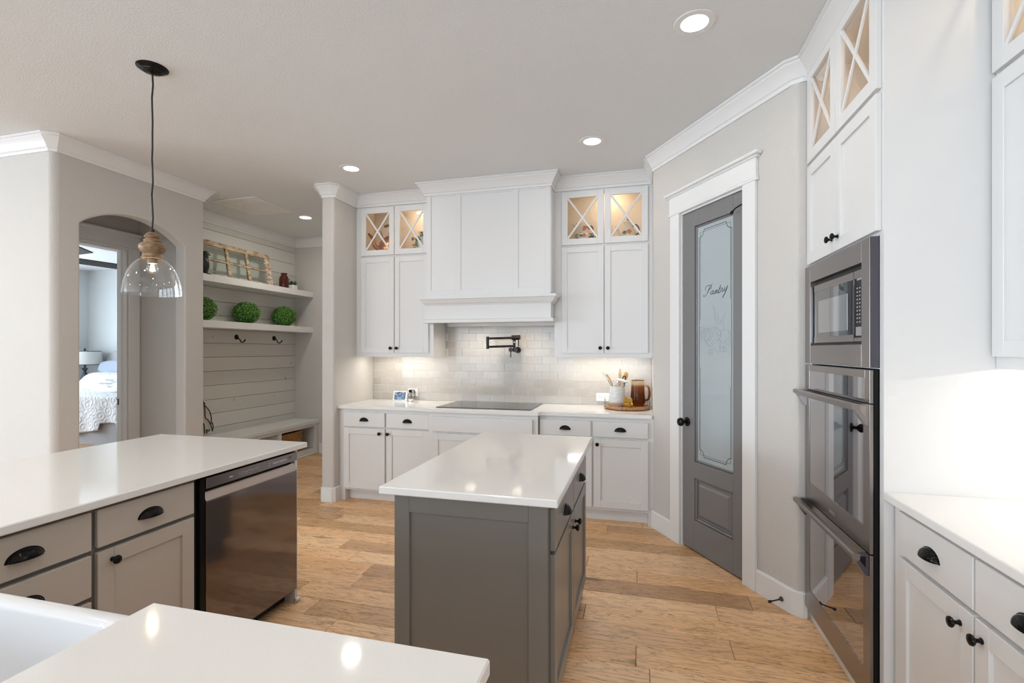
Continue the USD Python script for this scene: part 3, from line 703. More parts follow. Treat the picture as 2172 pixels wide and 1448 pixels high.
# counter
cp = Polygon([(-2.8248, 4.150), (-1.912, 4.150), (-1.895, 4.105), (-.845, 4.105), (-.828, 4.150), (.090, 4.150), (.084, 4.199), (.1046, 4.199), (.1046, 4.7975), (-2.8248, 4.7975)])
ct_ = extrude(cp.buffer(-.002, join_style=2), .0305, .8845)
ctop = MB().add(extrude(cp.buffer(-.0022, join_style=2), .031, .8845)).add(extrude(cp, .0262, .8868))
obj('countertop', ctop, 'quartz', label='white quartz countertop with a stepped front edge along the tiled wall', cat='countertop')
ck = thing('cooktop', 'black glass cooktop set in the countertop below the pot filler', 'cooktop', (-1.38, 4.5, .9155))
obj('glass', cbox(-1.832, -.932, 4.215, 4.768, .9157, .9215, c=.002), 'cooktop_glass', ck)
for cx, cy, rr in ((-1.62, 4.36, .09), (-1.62, 4.62, .075), (-1.38, 4.50, .12), (-1.14, 4.62, .08), (-1.14, 4.36, .09)):
    an = Point(cx, cy).buffer(rr, 24).difference(Point(cx, cy).buffer(rr - .0018, 24))
    obj('burner_ring', extrude(an, .0002, .9216), 'mark_grey', ck)

# ------------------------------------------------------------------ UPPER CABINETS (back wall)
def upper(name, label, x0, x1, Y, dsplit, doors, base, side=None, depthY=4.79):
    fr = Fr((0, Y, 0), (1, 0, 0), (0, -1, 0)); D = depthY - Y
    t = thing(name, label, 'cabinet', base)
    zb, zs, zt_ = 1.378, 2.392, CEIL - .03
    mb = MB().box(x0, x0 + .018, -D, -.018, zb, zt_).box(x1 - .018, x1, -D, -.018, zb, zt_)
    mb.box(x0 + .018, x1 - .018, -D, -.018, zb + .03, zb + .05).box(x0 + .018, x1 - .018, -D, -.018, zt_ - .03, zt_)
    mb.box(x0 + .018, x1 - .018, -D, -.018, zs - .02, zs).box(x0 + .018, x1 - .018, -D, -D + .01, zb + .05, zs - .02)
    obj('carcass', fr(mb), CW, t)
    ib = MB().box(x0 + .0185, x0 + .0215, -D + .002, -.019, zs + .0005, zt_ - .031).box(x1 - .0215, x1 - .0185, -D + .002, -.019, zs + .0005, zt_ - .031)
    ib.box(x0 + .022, x1 - .022, -D + .007, -.019, zs + .0005, 2.4555).box(x0 + .022, x1 - .022, -D + .002, -.019, zt_ - .035, zt_ - .031).box(x0 + .022, x1 - .022, -D, -D + .006, zs + .004, zt_ - .035)
    obj('display_interior', fr(ib), 'maple_interior', t, label='maple interior of the glazed display top')
    f = MB(); u0, u1, um = doors
    f.box(x0, u0 + .03, -.018, 0, zb, zt_).box(u1 - .03, x1, -.018, 0, zb, zt_).box(u0 + .03, u1 - .03, -.018, 0, zb, 1.435).box(u0 + .03, u1 - .03, -.018, 0, 2.34, 2.42).box(u0 + .03, u1 - .03, -.018, 0, 2.86, zt_)
    f.box(um - .018, um + .018, -.018, 0, 1.435, 2.34)
    obj('face_frame', fr(f), CW, t)
    g = .0035
    shaker(t, fr, u0, um - g, 1.420, 2.385, CW, rail=.052, kn=(um - .034, 1.466)); shaker(t, fr, um + g, u1, 1.420, 2.383, CW, rail=.052, kn=(um + .034, 1.466))
    shaker(t, fr, u0, um - g, 2.405, 2.888, CW, rail=.055, name='glass_door', pane=1); shaker(t, fr, um + g, u1, 2.405, 2.888, CW, rail=.055, name='glass_door', pane=1)
    for ux in ((um + .20) if x0 < -1 else um + .05, ):
        obj('puck_light', lathe([(0, 0), (.026, 0), (.026, .012), (0, .012)], 20, (ux, Y + D * .5, zt_ - .048)), 'puck_lens', t, smooth=35)
    return t
UY = 4.478
upper('upper_cabinet', 'tall white upper cabinet left of the hood, glass-topped with a copper kettle inside', -2.8246, -1.9700, UY, 0, (-2.762, -2.018, -2.387), (-2.4, 4.6, 1.378))
upper('upper_cabinet', 'tall white upper cabinet right of the hood, glass-topped with flowered china inside', -.766, .1045, UY, 0, (-.697, .066, -.313), (-.33, 4.6, 1.378))
for (a, b, lb) in ((-2.72, -2.06, 'slim light strip under the left upper cabinet'), (-.66, .0, 'slim light strip under the right upper cabinet')):
    t = thing('cabinet_light', lb, 'light', ((a + b) / 2, 4.60, 1.395), group=None)
    obj('housing', MB().box(a, b, 4.585, 4.625, 1.395, 1.407), 'plastic_white', t); obj('lens', MB().box(a + .005, b - .005, 4.588, 4.622, 1.392, 1.3948), 'strip_lens', t)

# ------------------------------------------------------------------ RANGE HOOD
hd = thing('range_hood', 'white panelled wooden range hood with crown and mantel ledge above the cooktop', 'range hood', (-1.367, 4.55, 1.70))
HF = Fr((0, 4.296, 0), (1, 0, 0), (0, -1, 0)); hx0, hx1 = -1.964, -.771
obj('chimney', HF(MB().box(hx0, hx1, -.493, -.012, 1.75, CEIL - .005)), CW, hd)
f = MB(); pz0, pz1 = 2.012, 2.889
us = [(hx0, -1.917), (-1.667, -1.617), (-1.113, -1.066), (-.817, hx1)]
for a, b in us: f.box(a, b, -.011, 0, 1.90, CEIL - .005, c=.001)
for a, b in ((-1.917, -1.667), (-1.617, -1.113), (-1.066, -.817)):
    f.box(a, b, -.011, 0, 1.90, pz0, c=.001); f.box(a, b, -.011, 0, pz1, CEIL - .005, c=.001)
obj('front_frame', HF(f), CW, hd)
for a, b in ((-1.917, -1.667), (-1.617, -1.113), (-1.066, -.817)):
    obj('front_panel', HF(MB().box(a - .003, b + .003, -.0115, -.0062, pz0 - .003, pz1 + .003)), CW, hd)
obj('side_stile', MB().box(hx1, hx1 + .006, 4.30, 4.35, 1.96, 2.90, c=.001).box(hx1, hx1 + .006, 4.44, 4.475, 1.96, 2.90, c=.001), CW, hd)
led = [(0, 1.866), (.006, 1.866), (.010, 1.876), (.022, 1.884), (.034, 1.904), (.044, 1.918), (.054, 1.922), (.054, 1.944), (0, 1.944)]
FY = 4.292
obj('mantel_ledge', sweep([(hx0 - .004, 4.456), (hx0 - .004, FY), (hx1 + .004, FY), (hx1 + .004, 4.456)], led), CW, hd, smooth=25)
obj('fascia', MB().box(hx0 - .004, hx1 + .004, FY, 4.476, 1.750, 1.8655).box(hx0 - .004, hx1 + .004, FY, FY + .0009, 1.735, 1.750), CW, hd)
lip = [(0, 1.700), (.020, 1.700), (.024, 1.706), (.024, 1.728), (.014, 1.737), (0, 1.737)]
obj('lower_lip', sweep([(hx0 - .004, 4.456), (hx0 - .004, FY), (hx1 + .004, FY), (hx1 + .004, 4.456)], lip), CW, hd, smooth=25)
us_ = MB(); yA, yB = 4.475, 4.565
us_.box(hx0 - .003, hx1 + .003, FY + .001, yA, 1.722, 1.749).box(hx0 - .003, hx1 + .003, yB, 4.79, 1.722, 1.749)
us_.box(hx0 - .003, -1.645, yA, yB, 1.722, 1.749).box(-1.555, -1.175, yA, yB, 1.722, 1.749).box(-1.085, hx1 + .003, yA, yB, 1.722, 1.749)
obj('underside', us_, 'cabinet_white', hd)
obj('cavity_back', MB().box(hx0 + .02, hx1 - .02, 4.776, 4.792, 1.690, 1.722), 'trim_white', hd)
for cx in (-1.60, -1.13): obj('hood_light', lathe([(0, 0), (.03, 0), (.03, .004), (0, .004)], 20, (cx, 4.52, 1.7445)), 'hood_lens', hd, smooth=35)

# ------------------------------------------------------------------ POT FILLER
pf = thing('pot_filler', 'black folding wall tap on the tiles above the cooktop', 'tap', (-1.2, 4.79, 1.45))
def cyl(p, q, r, sides=18): return tube([p, q], r, sides)
obj('wall_flange', MB().add(cyl((-1.193, 4.7938, 1.448), (-1.193, 4.782, 1.448), .031)).add(cyl((-1.193, 4.785, 1.448), (-1.193, 4.69, 1.448), .013)), 'black_metal', pf, smooth=35)
obj('lower_valve', MB().add(cyl((-1.193, 4.70, 1.448), (-1.193, 4.652, 1.448), .021)).add(cyl((-1.20, 4.672, 1.444), (-1.20, 4.672, 1.545), .0125)), 'black_metal', pf, smooth=35)
obj('lower_lever', MB().add(cyl((-1.225, 4.64, 1.450), (-1.225, 4.632, 1.450), .022)).add(cyl((-1.225, 4.655, 1.45), (-1.225, 4.636, 1.45), .016)).add(cyl((-1.225, 4.636, 1.435), (-1.226, 4.634, 1.378), .0045)), 'black_metal', pf, smooth=35)
obj('lower_arm', cyl((-1.20, 4.672, 1.487), (-1.468, 4.655, 1.479), .0105), 'black_metal', pf, smooth=35)
obj('elbow', cyl((-1.468, 4.655, 1.458), (-1.468, 4.655, 1.580), .0145), 'black_metal', pf, smooth=35)
obj('upper_arm', cyl((-1.468, 4.655, 1.562), (-1.20, 4.645, 1.567), .0105), 'black_metal', pf, smooth=35)
obj('upper_valve', MB().add(cyl((-1.215, 4.645, 1.568), (-1.135, 4.642, 1.570), .0235)).add(cyl((-1.19, 4.645, 1.55), (-1.19, 4.645, 1.528), .012)), 'black_metal', pf, smooth=35)
obj('upper_lever', cyl((-1.145, 4.63, 1.56), (-1.146, 4.626, 1.484), .005), 'black_metal', pf, smooth=35)
obj('spout', MB().add(cyl((-1.19, 4.645, 1.532), (-1.19, 4.645, 1.520), .010)), 'chrome', pf, smooth=35)

# ------------------------------------------------------------------ OUTLETS, DISPLAY, TRAY
def outlet(label, x0, x1, z0, z1):
    t = thing('outlet', label, 'outlet', ((x0 + x1) / 2, 4.79, (z0 + z1) / 2))
    obj('cover_plate', cbox(x0, x1, 4.7865, 4.7925, z0, z1, c=.002), 'plastic_white', t)
    for k, cx in enumerate((x0 + (x1 - x0) * .31, x0 + (x1 - x0) * .69)):
        o = obj('socket', cbox(cx - .020, cx + .020, 4.785, 4.7868, (z0 + z1) / 2 - .016, (z0 + z1) / 2 + .016, c=.001), 'plastic_white', t)
        obj('slot', MB().box(cx - .012, cx - .004, 4.7846, 4.7852, (z0 + z1) / 2 + .004, (z0 + z1) / 2 + .0065).box(cx - .010, cx - .004, 4.7846, 4.7852, (z0 + z1) / 2 - .0065, (z0 + z1) / 2 - .004).add(tube([(cx + .009, 4.7846, (z0 + z1) / 2), (cx + .009, 4.7852, (z0 + z1) / 2)], .003, 8)), 'mark_dark', o)
    return t
outlet('white wall outlet on the tiles behind the utensil crock', -.413, -.288, .955, 1.034)
outlet('white wall outlet on the tiles behind the small screen, with a black plug in it', -2.402, -2.286, .955, 1.038)
pg = thing('power_adapter', 'black plug with a looping cord in the outlet beside the small screen', 'plug', (-2.335, 4.77, 1.0))
obj('plug', MB().add(cbox(-2.372, -2.336, 4.745, 4.784, 1.00, 1.026, c=.004)), 'black_gloss', pg)
obj('adapter', lathe([(0, 0), (.016, 0), (.018, .004), (.018, .03), (.014, .036), (0, .036)], 20, (-2.331, 4.765, .992)), 'stone_grey', pg, smooth=35)
obj('cord', tube(spline([(-2.355, 4.744, 1.005), (-2.372, 4.725, .965), (-2.365, 4.705, .930), (-2.335, 4.70, .922), (-2.305, 4.71, .925), (-2.292, 4.73, .96), (-2.31, 4.755, 1.01), (-2.325, 4.76, 1.02)], 8), .003, 8), 'cord_black', pg, smooth=40)
obj('cord', tube(spline([(-2.345, 4.744, 1.003), (-2.332, 4.72, .965), (-2.315, 4.70, .928), (-2.30, 4.69, .921)], 8), .003, 8), 'cord_black', pg, smooth=40)
dish = thing('glass_dish', 'small round grey glass coaster dish beside the small screen', 'dish', (-2.295, 4.675, .916))
obj('bowl', lathe([(0, 0), (.032, 0), (.038, .004), (.038, .022), (.034, .022), (.033, .007), (0, .006)], 24, (-2.303, 4.665, .9157)), 'chrome', dish, smooth=35)
sd = thing('smart_display', 'small white smart display with a bluish picture, leaning by the tile wall', 'screen', (-2.43, 4.68, .9157))
def tilt(m, piv, deg, axis=(1, 0, 0)):
    m = m.mesh() if isinstance(m, MB) else m
    m = m.copy(); m.apply_transform(trimesh.transformations.rotation_matrix(math.radians(deg), axis, piv)); return m
pv = (-2.43, 4.655, .9165)
obj('case', tilt(cbox(-2.515, -2.352, 4.655, 4.672, .9175, 1.022, c=.005), pv, -16), 'plastic_white', sd)
obj('screen', tilt(MB().box(-2.498, -2.372, 4.6535, 4.6549, .930, 1.010), pv, -16), 'screen', sd)
obj('stand', MB().add(cbox(-2.475, -2.39, 4.682, 4.73, .9158, .975, c=.008)), 'plastic_white', sd)
# lazy tray
TC = np.array([-.117, 4.585]); TR = .205
tr_ = thing('tray', 'round wooden tray with a thin wire rail at the right end of the counter', 'tray', (TC[0], TC[1], .9157))
obj('turntable_foot', lathe([(0, 0), (.11, 0), (.11, .006), (0, .006)], 32, (TC[0], TC[1], .9157)), 'handle_brown', tr_, smooth=35)
for k in range(6):
    x0, x1 = -TR + k * TR / 3, -TR + (k + 1) * TR / 3
    g = Point(*TC).buffer(TR, 40).intersection(sbox(TC[0] + x0 + .0006, TC[1] - 1, TC[0] + x1 - .0006, TC[1] + 1))
    obj('slat', extrude(g, .016, .9218), 'tray_wood', tr_)
th = np.linspace(0, 2 * math.pi, 61)
obj('wire_rail', tube([(TC[0] + TR * 1.0 * math.cos(a), TC[1] + TR * math.sin(a), .965) for a in th], .0017, 6), 'brass_dark', tr_, smooth=40)
for k in range(6):
    a = math.radians(20 + 60 * k); c, s_ = math.cos(a), math.sin(a)
    q = [(TC[0] + TR * math.cos(a - .11), TC[1] + TR * math.sin(a - .11), .932), (TC[0] + TR * math.cos(a - .11), TC[1] + TR * math.sin(a - .11), .985), (TC[0] + TR * math.cos(a), TC[1] + TR * math.sin(a), 1.003), (TC[0] + TR * math.cos(a + .11), TC[1] + TR * math.sin(a + .11), .985), (TC[0] + TR * math.cos(a + .11), TC[1] + TR * math.sin(a + .11), .932)]
    if k in (0, 3): obj('wire_loop', tube(spline(q, 6), .0017, 6), 'brass_dark', tr_, smooth=40)
    else: obj('wire_post', tube([(TC[0] + TR * c, TC[1] + TR * s_, .932), (TC[0] + TR * c, TC[1] + TR * s_, .972)], .0017, 6), 'brass_dark', tr_, smooth=40)
TZ = .9380
CRX, CRY = -.205, 4.600
cr = thing('utensil_crock', 'pale ribbed stoneware crock with a bare clay foot on the wooden tray', 'crock', (CRX, CRY, TZ))
pr = [(0, .0), (.074, .0), (.077, .004)]; z = .04
pr2 = [(.0768, .036)]
for k in range(15): pr2 += [(.0758 - k * .0006 + .0011, .042 + k * .0085), (.0758 - k * .0006 - .0007, .046 + k * .0085)]
pr2 += [(.0675, .176), (.066, .180), (.063, .178), (.064, .16), (.066, .02), (0, .018)]
obj('glazed_body', lathe([(0, .034), (.0766, .034)] + pr2, 40, (CRX, CRY, TZ)), 'stoneware', cr, smooth=50)
obj('clay_foot', lathe([(0, 0), (.072, 0), (.0755, .004), (.0772, .034), (0, .0339)], 40, (CRX, CRY, TZ)), 'stoneware_band', cr, smooth=35)
def utensil(name, label, cat, parts, base):
    t = thing(name, label, cat, base)
    for n, m, mm in parts: obj(n, m, mm, t, smooth=40)
    return t
cz = TZ + .024
def flat_blade(p, q, w, th, dy=0):
    p, q = np.array(p), np.array(q); d = q - p; L = np.linalg.norm(d); d /= L
    pts = [(w * .35 * math.sin(0), 0)]
    prof = [(-w * .3, 0), (-w * .5, L * .35), (-w * .5, L * .85), (-w * .3, L), (w * .3, L), (w * .5, L * .85), (w * .5, L * .35), (w * .3, 0)]
    m = extrude(Polygon(prof), th, -th / 2); v = m.vertices
    side = np.cross(d, np.array([0, 1.0, 0])); side /= np.linalg.norm(side); nn = np.cross(side, d)
    m.vertices = p + v[:, :1] * side + v[:, 1:2] * d + v[:, 2:3] * nn
    if m.volume < 0: m.invert()
    return m
utensil('wooden_spatula', 'curved wooden spatula leaning left out of the crock', 'spatula', [('blade', tube(spline([(CRX - .035, CRY, cz + .10), (CRX - .048, CRY - .005, TZ + .19), (CRX - .07, CRY - .01, TZ + .25), (CRX - .098, CRY - .012, TZ + .285)], 8), np.linspace(.006, .009, 25), 8), 'spoon_wood')], (CRX - .05, CRY, cz))
utensil('steel_spatula', 'thin pale spatula leaning furthest left out of the crock', 'spatula', [('handle', tube([(CRX - .03, CRY + .02, cz + .1), (CRX - .085, CRY + .015, TZ + .235)], .004, 8), 'chrome'), ('blade', flat_blade((CRX - .085, CRY + .015, TZ + .235), (CRX - .135, CRY + .01, TZ + .30), .022, .004), 'plastic_white')], (CRX - .06, CRY + .02, cz))
utensil('wooden_paddle', 'straight flat wooden paddle standing upright in the crock', 'paddle', [('blade', flat_blade((CRX + .018, CRY + .03, cz + .05), (CRX + .026, CRY + .03, TZ + .335), .026, .006), 'spoon_wood')], (CRX + .02, CRY + .03, cz))
utensil('wooden_spoon', 'wooden spoon with an oval bowl at the right of the crock', 'spoon', [('handle', tube([(CRX + .03, CRY + .01, cz + .06), (CRX + .062, CRY + .01, TZ + .25)], .006, 8), 'spoon_wood'), ('bowl', tilt(ellipsoid((CRX + .073, CRY + .01, TZ + .275), (.024, .009, .038), 3), (CRX + .073, CRY + .01, TZ + .275), 12, (0, 1, 0)), 'spoon_wood')], (CRX + .05, CRY + .01, cz))
utensil('ladle', 'white ladle head hooked over the crock rim', 'ladle', [('head', tilt(ellipsoid((CRX + .045, CRY - .03, TZ + .232), (.054, .03, .014), 3), (CRX + .045, CRY - .03, TZ + .232), 16, (0, 1, 0)), 'plastic_white'), ('handle', tube(spline([(CRX + .04, CRY - .025, TZ + .23), (CRX + .058, CRY - .02, TZ + .27), (CRX + .075, CRY - .02, TZ + .25), (CRX + .05, CRY, cz + .09)], 8), .004, 8), 'black_metal')], (CRX + .04, CRY - .02, cz))
utensil('whisk', 'chrome wire whisk standing low in the crock', 'whisk', [('wire', MB().add(tube(spline([(CRX + .02, CRY - .035, TZ + .165), (CRX + .0 - .012 * k, CRY - .045, TZ + .19), (CRX + .03, CRY - .04, TZ + .205), (CRX + .06 + .012 * k, CRY - .045, TZ + .19), (CRX + .04, CRY - .035, TZ + .165)], 8), .002, 6)).add(tube([(CRX + .03, CRY - .03, TZ + .1), (CRX + .03, CRY - .035, TZ + .18)], .006, 8)) if False else MB().add(tube(spline([(CRX + .02, CRY - .035, TZ + .165), (CRX + .0, CRY - .045, TZ + .19), (CRX + .03, CRY - .04, TZ + .205), (CRX + .06, CRY - .045, TZ + .19), (CRX + .04, CRY - .035, TZ + .165)], 8), .002, 6)).add(tube(spline([(CRX + .022, CRY - .03, TZ + .165), (CRX - .012, CRY - .035, TZ + .19), (CRX + .03, CRY - .03, TZ + .21), (CRX + .072, CRY - .035, TZ + .187), (CRX + .038, CRY - .03, TZ + .165)], 8), .002, 6)).add(tube([(CRX + .03, CRY - .03, TZ + .06), (CRX + .03, CRY - .033, TZ + .17)], .006, 8)), 'chrome')], (CRX + .03, CRY - .03, cz))
PX, PY = -.022, 4.635
pt = thing('glass_pitcher', 'amber glass pitcher with a looped handle on the wooden tray', 'pitcher', (PX, PY, TZ))
obj('body', lathe([(0, .0), (.050, 0), (.054, .003), (.0545, .014), (.0635, .024), (.064, .06), (.0585, .16), (.055, .215), (.0565, .232), (.0535, .232), (.0525, .215), (.056, .16), (.061, .06), (.0605, .028), (0, .024)], 40, (PX, PY, TZ)), 'amber_glass', pt, smooth=50)
obj('spout', tube(spline([(PX - .048, PY - .005, TZ + .220), (PX - .062, PY - .006, TZ + .230), (PX - .074, PY - .008, TZ + .235)], 5), np.linspace(.016, .007, 11), 8), 'amber_glass', pt, smooth=50)
obj('rim', tube([(PX + .055 * math.cos(a), PY + .055 * math.sin(a), TZ + .232) for a in np.linspace(0, 2 * math.pi, 41)], .0028, 6), 'handle_brown', pt, smooth=50)
obj('handle', tube(spline([(PX + .052, PY - .02, TZ + .185), (PX + .078, PY - .03, TZ + .190), (PX + .098, PY - .035, TZ + .16), (PX + .102, PY - .035, TZ + .11), (PX + .092, PY - .03, TZ + .065), (PX + .062, PY - .02, TZ + .05)], 8), .0095, 10), 'amber_glass', pt, smooth=50)
yg = thing('glass_figurine', 'lumpy yellow glass figurine on the tray between crock and pitcher', 'figurine', (-.115, 4.49, TZ))
yx, yy = -.105, 4.50
obj('body', MB().add(ellipsoid((yx, yy, TZ + .029), (.040, .026, .028), 3)).add(ellipsoid((yx - .020, yy, TZ + .062), (.020, .02, .030), 3)).add(ellipsoid((yx + .020, yy, TZ + .058), (.019, .02, .026), 3)).add(ellipsoid((yx + .012, yy - .018, TZ + .018), (.03, .016, .016), 3)), 'yellow_glass', yg, smooth=True)

# ------------------------------------------------------------------ CHINA IN THE GLAZED CABINETS
SZ = 2.4560
def handle_loop(P, r, m, t, name='handle'): obj(name, tube(spline(P, 8), r, 8), m, t, smooth=50)
def petals(c, fr_n, r, m, t, name='rose'):
    mb = MB()
    for k in range(5):
        a = 2 * math.pi * k / 5; mb.add(ellipsoid((c[0] + r * .6 * math.cos(a), c[1], c[2] + r * .6 * math.sin(a)), (r * .55, .004, r * .55), 2))
    mb.add(ellipsoid((c[0], c[1] - .002, c[2]), (r * .5, .005, r * .5), 2))
    obj(name, mb, m, t, smooth=True)
def leaf_spray(c, n, r, m, t, name='leaf'):
    mb = MB()
    for k in range(n):
        a = rng.uniform(0, 6.28); d = rng.uniform(.3, 1) * r
        q = ellipsoid((0, 0, 0), (.016, .003, .007), 2); q = tilt(q, (0, 0, 0), rng.uniform(0, 180), (0, 1, 0))
        q.vertices = q.vertices + np.array([c[0] + d * math.cos(a), c[1] - .002, c[2] + d * math.sin(a) * .7]); mb.add(q)
    obj(name, mb, m, t, smooth=True)
kx, ky = -2.515, 4.60
kt = thing('copper_kettle', 'copper kettle with a long curved spout behind the left glass door', 'kettle', (kx, ky, SZ))
obj('body', lathe([(0, 0), (.095, 0), (.108, .012), (.112, .05), (.100, .10), (.078, .135), (.045, .155), (.040, .16), (.036, .165), (0, .172)], 36, (kx, ky, SZ + .0005)), 'copper', kt, smooth=50)
obj('spout', tube(spline([(kx - .09, ky - .01, SZ + .055), (kx - .13, ky - .015, SZ + .050), (kx - .165, ky - .02, SZ + .085), (kx - .175, ky - .02, SZ + .14), (kx - .215, ky - .02, SZ + .185), (kx - .235, ky - .02, SZ + .205)], 8), np.linspace(.028, .010, 41), 12), 'copper', kt, smooth=50)
obj('lid_knob', MB().add(ellipsoid((kx, ky, SZ + .193), (.013, .013, .022), 2)), 'leaf_dark', kt, smooth=True)
obj('handle_bracket', tube(spline([(kx - .075, ky, SZ + .13), (kx - .085, ky, SZ + .18), (kx - .105, ky, SZ + .23)], 6), .005, 8), 'copper_dark', kt, smooth=40)
obj('handle_bracket', tube(spline([(kx + .075, ky, SZ + .13), (kx + .08, ky, SZ + .18), (kx + .07, ky, SZ + .27)], 6), .005, 8), 'copper_dark', kt, smooth=40)
obj('grip', tube(spline([(kx - .06, ky, SZ + .272), (kx - .02, ky, SZ + .282), (kx + .03, ky, SZ + .280), (kx + .07, ky, SZ + .272)], 6), [.008] + [.013] * 17 + [.008], 12), 'copper_dark', kt, smooth=40)
ju = thing('ivy_jug', 'white ceramic jug with raised green ivy leaves behind a left glass door', 'jug', (-2.145, 4.60, SZ))
obj('body', lathe([(0, 0), (.05, 0), (.062, .02), (.066, .06), (.052, .11), (.044, .15), (.052, .19), (.046, .19), (.038, .15), (0, .14)], 32, (-2.135, 4.60, SZ + .0005)), 'plastic_white', ju, smooth=50)
leaf_spray((-2.190, 4.535, SZ + .10), 9, .045, 'leaf_dark', ju); leaf_spray((-2.195, 4.535, SZ + .055), 7, .03, 'leaf_mid', ju); leaf_spray((-2.110, 4.535, SZ + .155), 9, .04, 'leaf_dark', ju)
obj('stem', tube(spline([(-2.200, 4.538, SZ + .02), (-2.195, 4.535, SZ + .06), (-2.185, 4.535, SZ + .10), (-2.145, 4.54, SZ + .13), (-2.115, 4.535, SZ + .15)], 6), .0025, 6), 'leaf_mid', ju, smooth=40)
iv = thing('ivy_sprig', 'tiny green plant at the foot of the white ivy jug', 'plant', (-2.195, 4.53, SZ)); leaf_spray((-2.200, 4.525, SZ + .012), 10, .025, 'leaf_mid', iv, 'leaves')
sx, sy = -.505, 4.555
sb = thing('sugar_bowl', 'cream two-handled sugar bowl with a rose behind a right glass door', 'bowl', (sx, sy, SZ))
obj('body', lathe([(0, 0), (.045, 0), (.066, .025), (.078, .06), (.074, .085), (.058, .10), (.05, .108), (0, .112)], 32, (sx, sy, SZ + .0005)), 'cream_ceramic', sb, smooth=50)
obj('lid', lathe([(0, .11), (.052, .11), (.045, .125), (.018, .135), (0, .137)], 32, (sx, sy, SZ + .0005)), 'cream_ceramic', sb, smooth=50)
petals((sx, sy - .010, SZ + .152), 0, .018, 'rose_red', sb, 'rose_knob')
for s in (1, -1): handle_loop([(sx + s * .066, sy - .01, SZ + .035), (sx + s * .100, sy - .012, SZ + .05), (sx + s * .104, sy - .012, SZ + .085), (sx + s * .070, sy - .01, SZ + .086)], .006, 'handle_brown', sb)
petals((sx + .012, sy - .077, SZ + .062), 0, .022, 'rose_red', sb); leaf_spray((sx - .035, sy - .072, SZ + .062), 6, .022, 'leaf_dark', sb)
pi = thing('china_pitcher', 'cream china pitcher standing behind the rose sugar bowl', 'pitcher', (-.555, 4.68, SZ))
obj('body', lathe([(0, 0), (.055, 0), (.075, .04), (.078, .09), (.062, .15), (.058, .18), (.066, .205), (.060, .205), (.052, .18), (0, .17)], 32, (-.535, 4.70, SZ + .0005)), 'cream_ceramic', pi, smooth=50)
obj('spout', tube([(-.59, 4.69, SZ + .18), (-.63, 4.685, SZ + .205)], [.02, .008], 10), 'cream_ceramic', pi, smooth=50)
petals((-.50, 4.618, SZ + .145), 0, .02, 'rose_red', pi); leaf_spray((-.455, 4.62, SZ + .145), 5, .02, 'handle_brown', pi); handle_loop([(-.465, 4.69, SZ + .17), (-.43, 4.68, SZ + .16), (-.43, 4.68, SZ + .09), (-.46, 4.69, SZ + .07)], .006, 'handle_brown', pi)
cu = thing('china_cup', 'small cream cup with leaves right of the sugar bowl', 'cup', (-.405, 4.60, SZ))
obj('body', lathe([(0, 0), (.025, 0), (.04, .03), (.044, .07), (.040, .07), (.036, .03), (0, .01)], 28, (-.41, 4.60, SZ + .0005)), 'cream_ceramic', cu, smooth=50)
leaf_spray((-.415, 4.553, SZ + .038), 7, .022, 'leaf_dark', cu); petals((-.36, 4.56, SZ + .07), 0, .014, 'rose_red', cu); handle_loop([(-.37, 4.6, SZ + .055), (-.345, 4.6, SZ + .05), (-.345, 4.6, SZ + .03), (-.372, 4.6, SZ + .022)], .004, 'rose_red', cu)
tx, ty = -.105, 4.60
tp = thing('teapot', 'tall cream teapot with a rose and brown handle behind a right glass door', 'teapot', (tx, ty, SZ))
obj('body', lathe([(0, 0), (.06, 0), (.085, .03), (.088, .065), (.070, .11), (.052, .14), (.048, .185), (.052, .195), (0, .198)], 32, (tx, ty, SZ + .0005)), 'cream_ceramic', tp, smooth=50)
obj('lid', lathe([(0, .196), (.054, .196), (.05, .205), (.018, .214), (0, .216)], 32, (tx, ty, SZ + .0005)), 'cream_ceramic', tp, smooth=50)
petals((tx, ty - .008, SZ + .232), 0, .016, 'rose_red', tp, 'rose_knob')
obj('spout', tube(spline([(tx - .075, ty - .01, SZ + .05), (tx - .11, ty - .015, SZ + .08), (tx - .125, ty - .015, SZ + .13), (tx - .145, ty - .015, SZ + .16)], 8), np.linspace(.018, .010, 25), 10), 'cream_ceramic', tp, smooth=50)
handle_loop([(tx + .046, ty - .01, SZ + .145), (tx + .085, ty - .012, SZ + .165), (tx + .115, ty - .012, SZ + .13), (tx + .118, ty - .012, SZ + .075), (tx + .08, ty - .01, SZ + .045)], .008, 'handle_brown', tp)
petals((tx + .010, ty - .085, SZ + .075), 0, .026, 'rose_red', tp); leaf_spray((tx - .04, ty - .080, SZ + .06), 9, .03, 'leaf_mid', tp)

for p_, k_ in ((sb, .68), (tp, .78), (pi, .95), (cu, .85)):
    UsdGeom.Xformable(stage.GetPrimAtPath(p_)).AddScaleOp().Set(Gf.Vec3f(k_, k_, k_))

